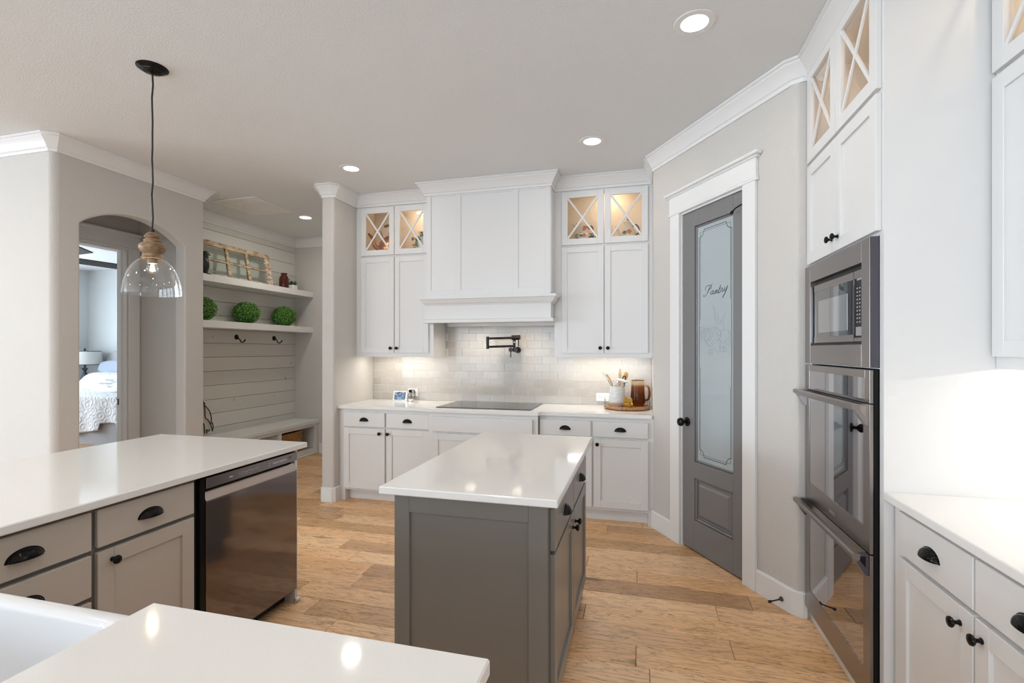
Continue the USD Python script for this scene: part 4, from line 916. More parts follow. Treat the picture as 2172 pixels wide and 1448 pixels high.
# ------------------------------------------------------------------ CENTRE ISLAND
isl = thing('island_cabinet', 'dark grey freestanding island cabinet in the middle of the floor', 'cabinet', (-.64, 2.38, 0))
IG = 'island_grey'; ix0, ix1, iy0, iy1 = -.952, -.326, 1.782, 2.905
obj('body', MB().box(ix0 + .002, ix1, iy0 + .014, iy1, .100, .884).box(ix0 + .03, ix1 - .07, iy0 + .03, iy1 - .03, 0, .10).box(ix1 - .06, ix1 - .003, iy1 - .05, iy1, 0, .10).box(ix0 + .002, ix1, iy0 + .014, iy0 + .07, 0, .10), IG, isl)
EF = Fr((0, iy0 + .0135, 0), (1, 0, 0), (0, -1, 0))
obj('end_frame', EF(MB().box(ix0, ix0 + .065, 0, .016, .003, .883, c=.0015).box(-.403, ix1 - .004, 0, .016, .003, .883, c=.0015).box(ix0 + .065, -.403, 0, .016, .805, .883, c=.0012).box(ix0 + .065, -.403, 0, .016, .003, .12, c=.0012)), IG, isl)
obj('end_panel', EF(MB().box(ix0 + .06, -.398, 0, .006, .11, .81)), IG, isl)
IF = Fr((ix1, 0, 0), (0, 1, 0), (1, 0, 0))
drawer(isl, IF, 1.80, 2.322, .700, .858, IG); drawer(isl, IF, 2.334, 2.870, .700, .858, IG)
shaker(isl, IF, 1.80, 2.322, .118, .686, IG, kn=(2.285, .622)); shaker(isl, IF, 2.334, 2.870, .118, .686, IG, kn=(2.373, .622))
iw = MB().box(-.993, -.284, 1.727, 3.043, .8845, .9145, c=.0035)
obj('island_countertop', iw, 'quartz', label='white quartz slab on the dark grey centre island', cat='countertop')

# ------------------------------------------------------------------ PENINSULA (left)
PF = Fr((-1.925, 0, 0), (0, 1, 0), (1, 0, 0)); PM = 'peninsula_taupe'
p1 = thing('peninsula_cabinet', 'taupe three-drawer cabinet of the peninsula, nearest the sink', 'cabinet', (-2.2, 1.10, 0))
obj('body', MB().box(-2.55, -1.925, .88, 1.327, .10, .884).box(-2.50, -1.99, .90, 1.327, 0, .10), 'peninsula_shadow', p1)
drawer(p1, PF, .925, 1.322, .728, .866, PM, pw=.098); drawer(p1, PF, .925, 1.322, .562, .711, PM, pw=.098); drawer(p1, PF, .925, 1.322, .115, .545, PM, pw=.098)
p2 = thing('peninsula_cabinet', 'taupe cabinet of the peninsula with one drawer over one door, beside the dishwasher', 'cabinet', (-2.2, 1.54, 0))
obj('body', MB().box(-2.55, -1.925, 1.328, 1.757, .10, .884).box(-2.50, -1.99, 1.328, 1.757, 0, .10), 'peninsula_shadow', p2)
drawer(p2, PF, 1.342, 1.740, .728, .866, PM, pw=.098); shaker(p2, PF, 1.342, 1.740, .115, .711, PM, kn=(1.392, .746 - .075))
p3 = thing('peninsula_end_panel', 'light grey end panel closing the peninsula beside the dishwasher', 'panel', (-2.2, 2.42, 0))
obj('panel', MB().box(-2.55, -1.918, 2.408, 2.428, 0.0, .884, c=.001), 'vent_grey', p3); obj('shoe_moulding', MB().add(tube([(-2.5, 2.433, .012), (-1.925, 2.433, .012)], .011, 8)).add(tube([(-1.914, 2.408, .012), (-1.914, 2.440, .012)], .011, 8)), 'vent_grey', p3, smooth=40)
p4 = thing('peninsula_back_panel', 'taupe panelled back of the peninsula on the living side', 'panel', (-2.56, 1.6, 0))
obj('panel', MB().box(-2.585, -2.555, .5, 2.428, 0, .884), PM, p4)
obj('peninsula_countertop', MB().box(-2.95, -1.870, .05, 2.455, .8845, .9145, c=.0035), 'quartz', label='long white quartz peninsula top over the taupe drawers and dishwasher', cat='countertop')
dw = thing('dishwasher', 'black stainless dishwasher with a pocket handle at the end of the peninsula', 'dishwasher', (-2.2, 2.08, 0))
obj('tub', MB().box(-2.50, -1.948, 1.760, 2.406, .105, .880).box(-1.9475, -1.927, 1.760, 1.768, .105, .880).box(-1.9475, -1.927, 1.768, 2.402, .876, .8825), 'black_matte', dw)
obj('toe_kick', MB().box(-2.45, -1.985, 1.762, 2.404, 0.003, .104), 'black_matte', dw)
dy0, dy1 = 1.797, 2.404
obj('door', MB().box(-1.946, -1.901, dy0, dy1, .085, .758, c=.002), 'dishwasher_front', dw)
lipm = Polygon([(-1.901, .7585), (-1.901, .764), (-1.924, .801), (-1.944, .801), (-1.944, .7585)])
lm = extrude(lipm, dy1 - dy0); v = lm.vertices; lm.vertices = np.column_stack([v[:, 0], dy0 + v[:, 2], v[:, 1]]); lm.invert()
obj('pocket_handle', lm, 'dishwasher_lip', dw, label='angled bronze-toned pocket handle')
cpn = obj('control_panel', MB().box(-1.944, -1.900, dy0, dy1, .819, .868, c=.002), 'dishwasher_panel', dw)
mk = MB()
for k in range(9): mk.box(-1.8995, -1.8990, 1.985 + k * .0135, 1.985 + k * .0135 + (.009 if k % 2 else .006), .843 + (.002 if k % 3 else -.001), .8455 + (.002 if k % 3 else 0))
for k in range(3): mk.box(-1.8995, -1.8990, 2.0 + k * .024, 2.012 + k * .024, .833, .8347)
mk.box(-1.8995, -1.8990, 1.925, 1.945, .8395, .844)
for k in range(7):
    mk.box(-1.8995, -1.8990, 2.215 + k * .0155, 2.223 + k * .0155, .838, .847)
mk.box(-1.8995, -1.8990, 2.185, 2.190, .846, .850).box(-1.8995, -1.8990, 2.185, 2.190, .834, .838).box(-1.8995, -1.8990, 2.105, 2.110, .846, .850).box(-1.8995, -1.8990, 2.105, 2.110, .834, .838)
obj('panel_marks', mk, 'mark_white', cpn, kind='stuff')
obj('panel_frame_mark', MB().box(-1.8995, -1.8990, 2.335, 2.352, .850, .852).box(-1.8995, -1.8990, 2.335, 2.352, .838, .840).box(-1.8995, -1.8990, 2.335, 2.337, .840, .850).box(-1.8995, -1.8990, 2.350, 2.352, .840, .850), 'mark_dark', cpn)
obj('door_gasket', MB().box(-1.946, -1.905, 1.769, 1.7945, .09, .868), 'black_gloss', dw)

# ------------------------------------------------------------------ SINK ISLAND (front)
sk = thing('sink_cabinet', 'taupe sink island base hidden under the nearest counter', 'cabinet', (-1.0, .45, 0))
obj('body', MB().box(-1.865, -1.853, -.20, .74, .1, .884).box(-.985, -.275, -.25, .755, .10, .884).box(-.985, -.275, -.2, .70, 0, .10).box(-1.853, -.985, -.25, .745, .10, .62).box(-1.853, -.985, -.25, .26, .62, .884), PM, sk)
obj('sink_island_countertop', MB().box(-.999, -.252, -.45, .815, .8845, .9145, c=.0035).box(-1.868, -.999, -.45, .28, .8845, .9145), 'quartz', label='white quartz counter nearest the camera, right of the farmhouse sink', cat='countertop')
snk = thing('farmhouse_sink', 'white porcelain apron-front sink at the near left', 'sink', (-1.42, .54, .64))
def sink_mesh():
    x0, x1, y0, y1, zt_, zb = -1.846, -1.003, .29, .797, .894, .66
    def rr(ix, r, n=6):
        X0, X1, Y0, Y1 = x0 + ix, x1 - ix, y0 + ix, y1 - ix; p = []
        for cx, cy, a0 in ((X1 - r, Y1 - r, 0), (X0 + r, Y1 - r, 90), (X0 + r, Y0 + r, 180), (X1 - r, Y0 + r, 270)):
            for t in np.linspace(a0, a0 + 90, n): p.append((cx + r * math.cos(math.radians(t)), cy + r * math.sin(math.radians(t))))
        return p
    rings = [(0, .012, zb), (0, .012, zt_ - .010), (.003, .012, zt_ - .003), (.010, .014, zt_), (.026, .03, zt_), (.034, .035, zt_ - .004), (.040, .04, zt_ - .016), (.052, .05, zb + .06), (.070, .06, zb + .026), (.10, .07, zb + .014), (.19, .02, zb + .010)]
    V = [(x, y, z) for ix, r, z in rings for x, y in rr(ix, r)]; K = 24; F = []
    for i in range(len(rings) - 1):
        for j in range(K):
            a, b = i * K + j, i * K + (j + 1) % K; F += [[a, b, a + K], [b, b + K, a + K]]
    V.append(((x0 + x1) / 2, (y0 + y1) / 2, zb + .008)); c = len(V) - 1; o = (len(rings) - 1) * K
    for j in range(K): F.append([o + j, o + (j + 1) % K, c])
    V.append(((x0 + x1) / 2, (y0 + y1) / 2, zb)); c = len(V) - 1
    for j in range(K): F.append([(j + 1) % K, j, c])
    m = trimesh.Trimesh(np.array(V, float), np.array(F), process=False)
    if m.volume < 0: m.invert()
    return m
obj('basin', sink_mesh(), 'porcelain', snk, smooth=40)
obj('drain', lathe([(0, 0), (.045, 0), (.043, .003), (.02, .001), (0, .001)], 28, (-1.42, .54, .669)), 'chrome', snk, smooth=40)

# ------------------------------------------------------------------ TALL OVEN CABINET
OF = Fr((.89, 0, 0), (0, 1, 0), (-1, 0, 0))
oc = thing('oven_cabinet', 'tall white oven cabinet with glazed top doors at the right', 'cabinet', (1.2, 2.56, 0))
oy0, oy1 = 2.147, 2.974
mb = MB().box(.908, 1.543, oy0, oy0 + .02, 0, CEIL - .03).box(.908, 1.543, oy1 - .02, oy1, 0, CEIL - .03).box(.908, 1.543, oy0 + .02, oy1 - .02, 1.895, 1.915).box(.908, 1.543, oy0 + .02, oy1 - .02, 2.42, 2.44).box(.908, 1.543, oy0 + .02, oy1 - .02, CEIL - .06, CEIL - .03).box(1.525, 1.543, oy0 + .02, oy1 - .02, 0, CEIL - .06)
mb.box(.95, 1.5, oy0 + .02, oy1 - .02, 0, .07).box(.95, 1.5, oy0 + .02, oy1 - .02, 1.372, 1.376)
obj('carcass', mb, CW, oc)
f = MB().box(oy0, oy0 + .033, -.018, 0, 0, CEIL - .03).box(oy1 - .028, oy1, -.018, 0, 0, CEIL - .03).box(oy0 + .033, oy1 - .028, -.018, 0, 1.89, 1.94).box(oy0 + .033, oy1 - .028, -.018, 0, 2.40, 2.47).box(oy0 + .033, oy1 - .028, -.018, 0, 2.88, CEIL - .03).box(oy0 + .033, oy1 - .028, -.018, 0, .0, .075).box(oy0 + .033, oy1 - .028, -.018, 0, 1.3755, 1.3795)
obj('face_frame', OF(f), CW, oc)
obj('display_interior', MB().box(.91, 1.523, oy0 + .0205, oy0 + .0235, 2.4405, CEIL - .061).box(.91, 1.523, oy1 - .0235, oy1 - .0205, 2.4405, CEIL - .061).box(.91, 1.523, oy0 + .024, oy1 - .024, 2.4405, 2.444).box(.91, 1.523, oy0 + .024, oy1 - .024, CEIL - .065, CEIL - .061).box(1.519, 1.5245, oy0 + .024, oy1 - .024, 2.444, CEIL - .065), 'maple_interior', oc, label='maple interior of the glazed display top')
ym = 2.569
shaker(oc, OF, 2.163, ym - .003, 1.905, 2.430, CW, rail=.058, kn=(ym - .035, 1.966)); shaker(oc, OF, ym + .003, 2.962, 1.905, 2.430, CW, rail=.058, kn=(ym + .035, 1.966))
shaker(oc, OF, 2.163, ym - .003, 2.448, 2.940, CW, rail=.058, name='glass_door', pane=1); shaker(oc, OF, ym + .003, 2.962, 2.448, 2.940, CW, rail=.058, name='glass_door', pane=1)
obj('puck_light', lathe([(0, 0), (.026, 0), (.026, .012), (0, .012)], 20, (1.2, 2.4, CEIL - .079)), 'puck_lens', oc, smooth=35)
# microwave
ovy0, ovy1, ox = 2.181, 2.945, .857
def opan(t, name, y0, y1, z0, z1, x0, x1, m, c=.0015): return obj(name, cbox(x0, x1, y0, y1, z0, z1, c=c), m, t)
mw = thing('microwave', 'built-in black stainless microwave above the double oven', 'microwave', (1.0, 2.56, 1.38))
mz0, mz1 = 1.381, 1.887
def dd(u, X):  # plane X -> y, for reading the photograph's proportions
    return None
wy0, wy1, wz0_, wz1_ = 2.255, 2.865, 1.472, 1.80
tm = MB().box(ox, .8885, ovy0, wy0, mz0, mz1, c=.0007).box(ox, .8885, wy1, ovy1, mz0, mz1, c=.0007).box(ox, .8885, wy0, wy1, mz0, wz0_, c=.0007).box(ox, .8885, wy0, wy1, wz1_, mz1, c=.0007)
obj('trim_frame', tm, 'steel_dark', mw)
obj('side_cover', MB().box(ox + .002, .888, ovy0 - .0012, ovy0 - .0002, mz0, mz1), 'steel_side', mw)
obj('cavity', MB().box(.884, 1.2, wy0 + .001, wy1 - .001, wz0_ + .001, wz1_ - .001), 'black_matte', mw)
md = obj('door', MB().box(.872, .8835, 2.365, wy1 - .014, wz0_ + .013, wz1_ - .022, c=.001), 'microwave_glass', mw)
obj('window', MB().box(.8712, .8719, 2.435, 2.790, 1.535, 1.695), 'microwave_window', md)
obj('door_trim', MB().box(.8705, .8719, 2.365, wy1 - .014, wz1_ - .055, wz1_ - .022).box(.8705, .8719, 2.365, wy1 - .014, wz0_ + .013, wz0_ + .042), 'steel_dark', md)
kp = obj('keypad', MB().box(.872, .8835, wy0 + .014, 2.361, wz0_ + .013, wz1_ - .022, c=.001), 'black_gloss', mw)
mk = MB()
for r_ in range(10):
    for c_ in range(3):
        mk.box(.8714, .8719, 2.278 + c_ * .024, 2.291 + c_ * .024, 1.562 + r_ * .0155, 1.568 + r_ * .0155)
mk.box(.8714, .8719, 2.280, 2.337, 1.737, 1.760)
obj('key_marks', mk, 'mark_key', kp, kind='stuff')
obj('open_button', MB().add(cbox(.8708, .8719, 2.275, 2.345, 1.508, 1.545, c=.0004)), 'mark_grey', kp)
obj('keypad_trim', MB().box(.8705, .8719, wy0 + .014, 2.361, wz1_ - .055, wz1_ - .022), 'steel_dark', kp); obj('keypad_trim', MB().box(.8705, .8719, wy0 + .014, 2.361, wz0_ + .013, wz0_ + .028), 'steel_dark', kp)
# double oven
ov = thing('double_oven', 'black stainless double wall oven with two angular bar handles', 'oven', (1.1, 2.56, .07))
obj('chassis', MB().box(.8885, 1.45, ovy0 + .02, ovy1 - .02, .080, 1.3715), 'black_matte', ov)
obj('vent_gap', MB().box(.870, .8883, ovy0 + .004, ovy1 - .004, .078, 1.370), 'black_gloss', ov)
def glazed(name, z0, z1, gy0, gy1, gz0, gz1, m='steel_dark'):
    mb = MB().box(ox, .8695, ovy0, gy0, z0, z1, c=.0007).box(ox, .8695, gy1, ovy1, z0, z1, c=.0007).box(ox, .8695, gy0, gy1, z0, gz0, c=.0007).box(ox, .8695, gy0, gy1, gz1, z1, c=.0007)
    p = obj(name, mb, m, ov)
    obj('glass', MB().box(ox + .0022, .8694, gy0 - .001, gy1 + .001, gz0 - .001, gz1 + .001), 'oven_mirror', p)
    return p
cpo = glazed('control_panel', 1.242, 1.371, 2.225, 2.880, 1.2455, 1.340)
up = glazed('upper_door', .660, 1.238, 2.238, 2.880, .755, 1.2345)
lo = glazed('lower_door', .080, .655, 2.238, 2.880, .195, .625)
obj('nameplate', MB().box(ox - .0012, ox - .0002, 2.53, 2.60, .690, .705), 'steel_bright', up)
def ohandle(z, par):
    prof = Polygon([(.815, z - .018), (.797, z - .006), (.797, z + .008), (.806, z + .014), (.826, z + .010), (.826, z - .008)])
    m = extrude(prof, ovy1 - ovy0 - .004); v = m.vertices; m.vertices = np.column_stack([v[:, 0], ovy0 + .002 + v[:, 2], v[:, 1]]); m.invert()
    h = obj('handle', m, 'steel_dark', par)
    for yy_ in (ovy0 + .004, ovy1 - .032):
        br_ = Polygon([(.800, z + .006), (ox - .0005, z + .012), (ox - .0005, z - .070), (ox - .012, z - .070), (.812, z - .018)])
        b_ = extrude(br_, .028); v = b_.vertices; b_.vertices = np.column_stack([v[:, 0], yy_ + v[:, 2], v[:, 1]]); b_.invert()
        if yy_ < ovy0 + .01:
            tri = Polygon([(.814, z + .002), (.845, z + .004), (.845, z - .040)]); t_ = extrude(tri, .0012); v = t_.vertices; t_.vertices = np.column_stack([v[:, 0], yy_ - .0014 + v[:, 2], v[:, 1]]); t_.invert()
            obj('bracket_inset', t_, 'dishwasher_lip' if z > 1 else 'black_gloss', h)
        obj('bracket', b_, 'steel_dark' if z > 1 else 'steel_side', h)
    return h
ohandle(1.228, up); ohandle(.645, lo)

# ------------------------------------------------------------------ RIGHT RUN
RF = Fr((.925, 0, 0), (0, 1, 0), (-1, 0, 0))
def right_base(label, y1, y0, first=False):
    t = thing('base_cabinet', label, 'cabinet', (1.2, (y0 + y1) / 2, 0))
    obj('body', MB().box(.925, 1.54, y0, y1, .105, .884).box(.995, 1.54, y0, y1, 0, .105), CW, t)
    hi = y1 - (.064 if first else .012); lo_ = y0 + .012; ym_ = (hi + lo_) / 2 if not first else 1.6585
    drawer(t, RF, ym_ + .004, hi, .716, .866, CW, pw=.095); drawer(t, RF, lo_, ym_ - .004, .716, .866, CW, pw=.095)
    shaker(t, RF, ym_ + .004, hi, .125, .702, CW, kn=(ym_ + .060, .652)); shaker(t, RF, lo_, ym_ - .004, .125, .702, CW, kn=(ym_ - .034, .652))
    return t
right_base('white base cabinet with drawers and knobbed doors at the lower right, beside the ovens', 2.142, 1.235, True)
right_base('white base cabinet at the near end of the right-hand run', 1.233, .45)
obj('right_countertop', MB().box(.887, 1.543, .42, 2.1455, .8845, .9145, c=.003), 'quartz', label='white quartz countertop along the right wall beside the oven cabinet', cat='countertop')
UFr = Fr((1.237, 0, 0), (0, 1, 0), (-1, 0, 0))
ur = thing('upper_cabinet', 'white glass-topped upper cabinet cut off at the right edge', 'cabinet', (1.39, 1.7, 1.38))
ry0, ry1 = 1.24, 2.1445
mb = MB().box(1.255, 1.543, ry0, ry0 + .018, 1.42, CEIL - .03).box(1.255, 1.543, ry1 - .018, ry1, 1.42, CEIL - .03).box(1.255, 1.543, ry0 + .018, ry1 - .018, 1.42, 1.44).box(1.255, 1.543, ry0 + .018, ry1 - .018, 2.42, 2.44).box(1.255, 1.543, ry0 + .018, ry1 - .018, CEIL - .06, CEIL - .03)
obj('carcass', mb, CW, ur)
f = MB().box(ry1 - .06, ry1, -.018, 0, 1.382, CEIL - .03).box(ry0, ry0 + .06, -.018, 0, 1.382, CEIL - .03).box(ry0 + .06, ry1 - .06, -.018, 0, 1.382, 1.45).box(ry0 + .06, ry1 - .06, -.018, 0, 2.40, 2.48).box(ry0 + .06, ry1 - .06, -.018, 0, 2.90, CEIL - .03)
obj('face_frame', UFr(f), CW, ur)
obj('display_interior', MB().box(1.257, 1.54, ry0 + .0185, ry0 + .0215, 2.4405, CEIL - .061).box(1.257, 1.54, ry1 - .0215, ry1 - .0185, 2.4405, CEIL - .061).box(1.257, 1.54, ry0 + .022, ry1 - .022, 2.4405, 2.444).box(1.537, 1.5425, ry0 + .022, ry1 - .022, 2.444, CEIL - .061), 'maple_interior', ur, label='maple interior of the glazed display top')
rm = (ry0 + ry1) / 2
shaker(ur, UFr, rm + .003, ry1 - .012, 1.425, 2.418, CW, kn=(rm + .035, 1.47)); shaker(ur, UFr, ry0 + .012, rm - .003, 1.425, 2.418, CW, kn=(rm - .035, 1.47))
shaker(ur, UFr, rm + .003, ry1 - .012, 2.437, 2.930, CW, name='glass_door', pane=1); shaker(ur, UFr, ry0 + .012, rm - .003, 2.437, 2.930, CW, name='glass_door', pane=1)
obj('puck_light', lathe([(0, 0), (.026, 0), (.026, .012), (0, .012)], 20, (1.40, 1.75, CEIL - .078)), 'puck_lens', ur, smooth=35)
t = thing('cabinet_light', 'slim light strip under the upper cabinet at the right edge', 'light', (1.42, 1.7, 1.40))
obj('housing', MB().box(1.40, 1.44, 1.28, 2.08, 1.408, 1.4195), 'plastic_white', t); obj('lens', MB().box(1.403, 1.437, 1.285, 2.075, 1.405, 1.4078), 'strip_lens', t)
# door stop
ds = thing('door_stop', 'small dark spring door stop on the baseboard right of the pantry door', 'door stop', tuple(PD.pt(1.345, .015, .055)))
obj('base', tube([tuple(PD.pt(1.345, .0155, .055)), tuple(PD.pt(1.344, .022, .054)), tuple(PD.pt(1.343, .032, .053))], [.013, .011, .005], 14), 'brass_dark', ds, smooth=40)
obj('rod', tube([tuple(PD.pt(1.343, .032, .053)), tuple(PD.pt(1.337, .082, .047))], .0038, 10), 'brass_dark', ds, smooth=40)
obj('tip', tube([tuple(PD.pt(1.337, .082, .047)), tuple(PD.pt(1.3355, .096, .0455))], .0075, 12), 'black_matte', ds, smooth=40)

# ------------------------------------------------------------------ CEILING FIXTURES
def can(loc, label, lens='can_lens'):
    t = thing('recessed_light', label, 'light', loc, group=None)
    x, y_, z_ = loc
    obj('trim_ring', lathe([(.064, -.004), (.093, -.004), (.096, -.001), (.096, -.0002), (.064, -.0002)], 40, loc), 'trim_white', t, smooth=35)
    obj('lens', lathe([(0, -.0035), (.0645, -.0035), (.0645, -.001), (0, -.001)], 40, loc), lens, t, smooth=35)
    return t
c1 = can((.252, 2.50, CEIL), 'large round ceiling downlight nearest the camera, above the oven side')
dup(c1, (-.350, 3.723, CEIL), 'round ceiling downlight just right of the range hood')
dup(c1, (-2.422, 3.756, CEIL), 'round ceiling downlight left of the range hood')
can((-3.845, 5.011, CEIL), 'small far ceiling downlight over the mudroom bench', 'mudroom_lens')
vt = thing('ceiling_vent', 'flat square return-air grille in the mudroom ceiling', 'vent', (-4.083, 4.473, CEIL))
vx0, vx1, vy0, vy1 = -4.35, -3.815, 4.19, 4.755
obj('frame', MB().box(vx0, vx1, vy0, vy0 + .025, CEIL - .008, CEIL - .0005, c=.002).box(vx0, vx1, vy1 - .025, vy1, CEIL - .008, CEIL - .0005, c=.002).box(vx0, vx0 + .025, vy0 + .025, vy1 - .025, CEIL - .008, CEIL - .0005, c=.002).box(vx1 - .025, vx1, vy0 + .025, vy1 - .025, CEIL - .008, CEIL - .0005, c=.002), 'vent_white', vt)
obj('backing', MB().box(vx0 + .025, vx1 - .025, vy0 + .025, vy1 - .025, CEIL - .002, CEIL - .0005), 'vent_dark', vt)
n = 18; w = (vy1 - vy0 - .05) / n
for k in range(n):
    q = cbox(vx0 + .025, vx1 - .025, vy0 + .025 + k * w + .002, vy0 + .025 + (k + 1) * w - .005, CEIL - .0085, CEIL - .006)
    obj('louvre', q, 'vent_white', vt)
# pendant
PC = np.array([-2.63, 2.136])
pd_ = thing('pendant_lamp', 'clear glass bell pendant with a turned wooden neck on a black cord', 'lamp', (PC[0], PC[1], CEIL))
def lz(pr, seg=40): return lathe([(r_, z_) for r_, z_ in pr], seg, (PC[0], PC[1], 0))
obj('canopy', lz([(0, CEIL - .034), (.018, CEIL - .032), (.040, CEIL - .026), (.048, CEIL - .022), (.050, CEIL - .017), (.058, CEIL - .015), (.063, CEIL - .010), (.072, CEIL - .008), (.077, CEIL - .003), (.077, CEIL - .0005), (0, CEIL - .0005)]), 'black_gloss', pd_, smooth=35)
cy_ = np.linspace(CEIL - .032, 2.112, 14)
obj('cord', tube([(PC[0] + .0025 * math.sin(k * 1.7), PC[1] + .002 * math.sin(k * 2.3), z_) for k, z_ in enumerate(cy_)], .0042, 10), 'cord_black', pd_, smooth=40)
obj('strain_relief', lz([(0, 2.118), (.009, 2.118), (.011, 2.108), (.012, 2.100), (0, 2.100)]), 'black_metal', pd_, smooth=35)
obj('wooden_neck', lz([(0, 1.957), (.050, 1.957), (.0535, 1.962), (.047, 1.972), (.0445, 1.982), (.049, 1.990), (.058, 2.000), (.0645, 2.014), (.0645, 2.026), (.058, 2.036), (.046, 2.043), (.039, 2.047), (.0385, 2.050), (.041, 2.053), (.041, 2.058), (.038, 2.061), (.030, 2.063), (.030, 2.067), (.034, 2.071), (.0385, 2.074), (.0385, 2.079), (.036, 2.083), (.033, 2.090), (.025, 2.098), (.012, 2.104), (0, 2.105)]), 'lamp_wood', pd_, smooth=42)
shade = [(.050, 1.955), (.066, 1.950), (.080, 1.936), (.096, 1.915), (.110, 1.890), (.121, 1.862), (.130, 1.830), (.1355, 1.800), (.138, 1.775), (.139, 1.757)]
obj('glass_shade', lathe(shade + [(r_ - .0025, z_) for r_, z_ in shade[::-1]] + [shade[0]], 56, (PC[0], PC[1], 0)), 'lamp_glass', pd_, smooth=50)
obj('socket', lz([(0, 1.930), (.022, 1.930), (.024, 1.935), (.024, 1.957), (0, 1.957)]), 'lamp_wood', pd_, smooth=35)
bl_ = [(0, 1.872), (.012, 1.874), (.022, 1.881), (.0285, 1.893), (.029, 1.905), (.024, 1.918), (.015, 1.928), (.0135, 1.934)]
bu = obj('bulb', lathe(bl_ + [(0, 1.934)], 32, (PC[0], PC[1], 0)), 'bulb_glass', pd_, smooth=60)
fm = MB()
for k in range(6):
    a = 2 * math.pi * k / 6
    fm.add(tube([(PC[0] + .004 * math.cos(a), PC[1] + .004 * math.sin(a), 1.925), (PC[0] + .011 * math.cos(a), PC[1] + .011 * math.sin(a), 1.888)], .0030, 6))
obj('filament', fm, 'filament', bu)

# ------------------------------------------------------------------ MUDROOM
sh = 'trim_white'
obj('wall_shelf', MB().box(-4.779, -4.476, 3.89, 5.998, 2.187, 2.263, c=.002), sh, label='upper white floating shelf on the shiplap, holding the old window frame', cat='shelf')
obj('wall_shelf', MB().box(-4.779, -4.476, 3.89, 5.998, 1.690, 1.767, c=.002), sh, label='lower white floating shelf on the shiplap, holding three boxwood balls', cat='shelf')
bn = thing('bench', 'white built-in mudroom bench with open cubbies along the shiplap wall', 'bench', (-4.58, 4.95, 0))
obj('seat', MB().box(-4.779, -4.372, 3.89, 5.998, .425, .472, c=.004), sh, bn)
fx = -4.398
fm = MB().box(-4.425, fx, 3.89, 5.995, .385, .4245).box(-4.425, fx, 3.89, 5.995, .012, .08)
for a, b in ((3.89, 3.94), (4.56, 4.60), (5.235, 5.275), (5.935, 5.995)): fm.box(-4.425, fx, a, b, .08, .385)
obj('face_frame', fm, sh, bn)
obj('carcass', MB().box(-4.779, -4.426, 3.89, 5.995, .060, .078).box(-4.779, -4.770, 3.89, 5.995, .078, .424).box(-4.769, -4.426, 4.57, 4.59, .078, .424).box(-4.769, -4.426, 5.245, 5.265, .078, .424).box(-4.769, -4.426, 5.96, 5.995, .078, .424).box(-4.769, -4.426, 3.89, 3.93, .078, .424), 'vent_grey', bn)
obj('base_trim', MB().box(-4.43, fx + .012, 3.89, 5.995, 0, .022, c=.004), sh, bn)
# basket
bk = thing('wicker_basket', 'brown wicker basket in the right-hand bench cubby', 'basket', (-4.58, 5.5, .079))
def basket():
    x0, x1, y0, y1, z0, z1 = -4.73, -4.445, 5.30, 5.73, .0795, .345
    per = [];  N = 132
    P = [(x1, y0), (x1, y1), (x0, y1), (x0, y0)]; Ls = [y1 - y0, x1 - x0, y1 - y0, x1 - x0]; T = sum(Ls)
    for k in range(N):
        d = T * k / N; i = 0
        while d > Ls[i]: d -= Ls[i]; i += 1
        a, b = np.array(P[i]), np.array(P[(i + 1) % 4]); per.append(a + (b - a) * d / Ls[i])
    per = np.array(per); c = np.array([(x0 + x1) / 2, (y0 + y1) / 2]); R = 30; V = []; F = []
    for r_ in range(R + 1):
        z_ = z0 + (z1 - z0) * r_ / R; band = r_ // 2
        for k in range(N):
            o = .0045 * math.sin(math.pi * (k / 2.0 + band)) * (1 if r_ % 2 else .2); s = .94 + .06 * r_ / R
            d = per[k] - c; V.append((*(c + d * s + d / np.linalg.norm(d) * o), z_))
    for r_ in range(R):
        for k in range(N):
            a, b = r_ * N + k, r_ * N + (k + 1) % N; F += [[a, b, a + N], [b, b + N, a + N]]
    m = trimesh.Trimesh(np.array(V), np.array(F), process=False)
    if m.volume < 0: m.invert()
    ins = m.copy(); ins.vertices = (ins.vertices - np.array([c[0], c[1], 0])) * np.array([.95, .965, 1]) + np.array([c[0], c[1], 0]); ins.invert()
    return MB().add(m).add(ins).add(cbox(x0 + .02, x1 - .02, y0 + .02, y1 - .02, z0, z0 + .01))
obj('woven_body', basket(), 'wicker', bk, smooth=50)
obj('rim', tube([(-4.443, 5.30, .347), (-4.443, 5.73, .347), (-4.73, 5.732, .347), (-4.732, 5.30, .347), (-4.443, 5.298, .347)], .009, 8), 'wicker', bk, smooth=40)
# hooks
def hook(loc, label):
    t = thing('coat_hook', label, 'hook', loc); x, y_, z_ = loc
    obj('plate', tube([(x, y_, z_), (x + .006, y_, z_), (x + .012, y_, z_)], [.031, .029, .020], 24), 'black_gloss', t, smooth=40)
    obj('arm', tube(spline([(x + .010, y_ + .005, z_ - .005), (x + .03, y_ + .02, z_ - .03), (x + .04, y_ + .026, z_ - .055), (x + .06, y_ + .034, z_ - .062), (x + .078, y_ + .042, z_ - .05), (x + .084, y_ + .044, z_ - .038)], 8), .006, 10), 'black_gloss', t, smooth=40)
    obj('tip', ellipsoid((x + .085, y_ + .045, z_ - .034), (.009, .009, .009), 2), 'black_gloss', t, smooth=True)
    return t
h1 = hook((-4.779, 4.95, 1.605), 'black round coat hook under the lower shelf, left one of two')
dup(h1, (-4.779, 5.585, 1.605), 'black round coat hook under the lower shelf, right one of two')
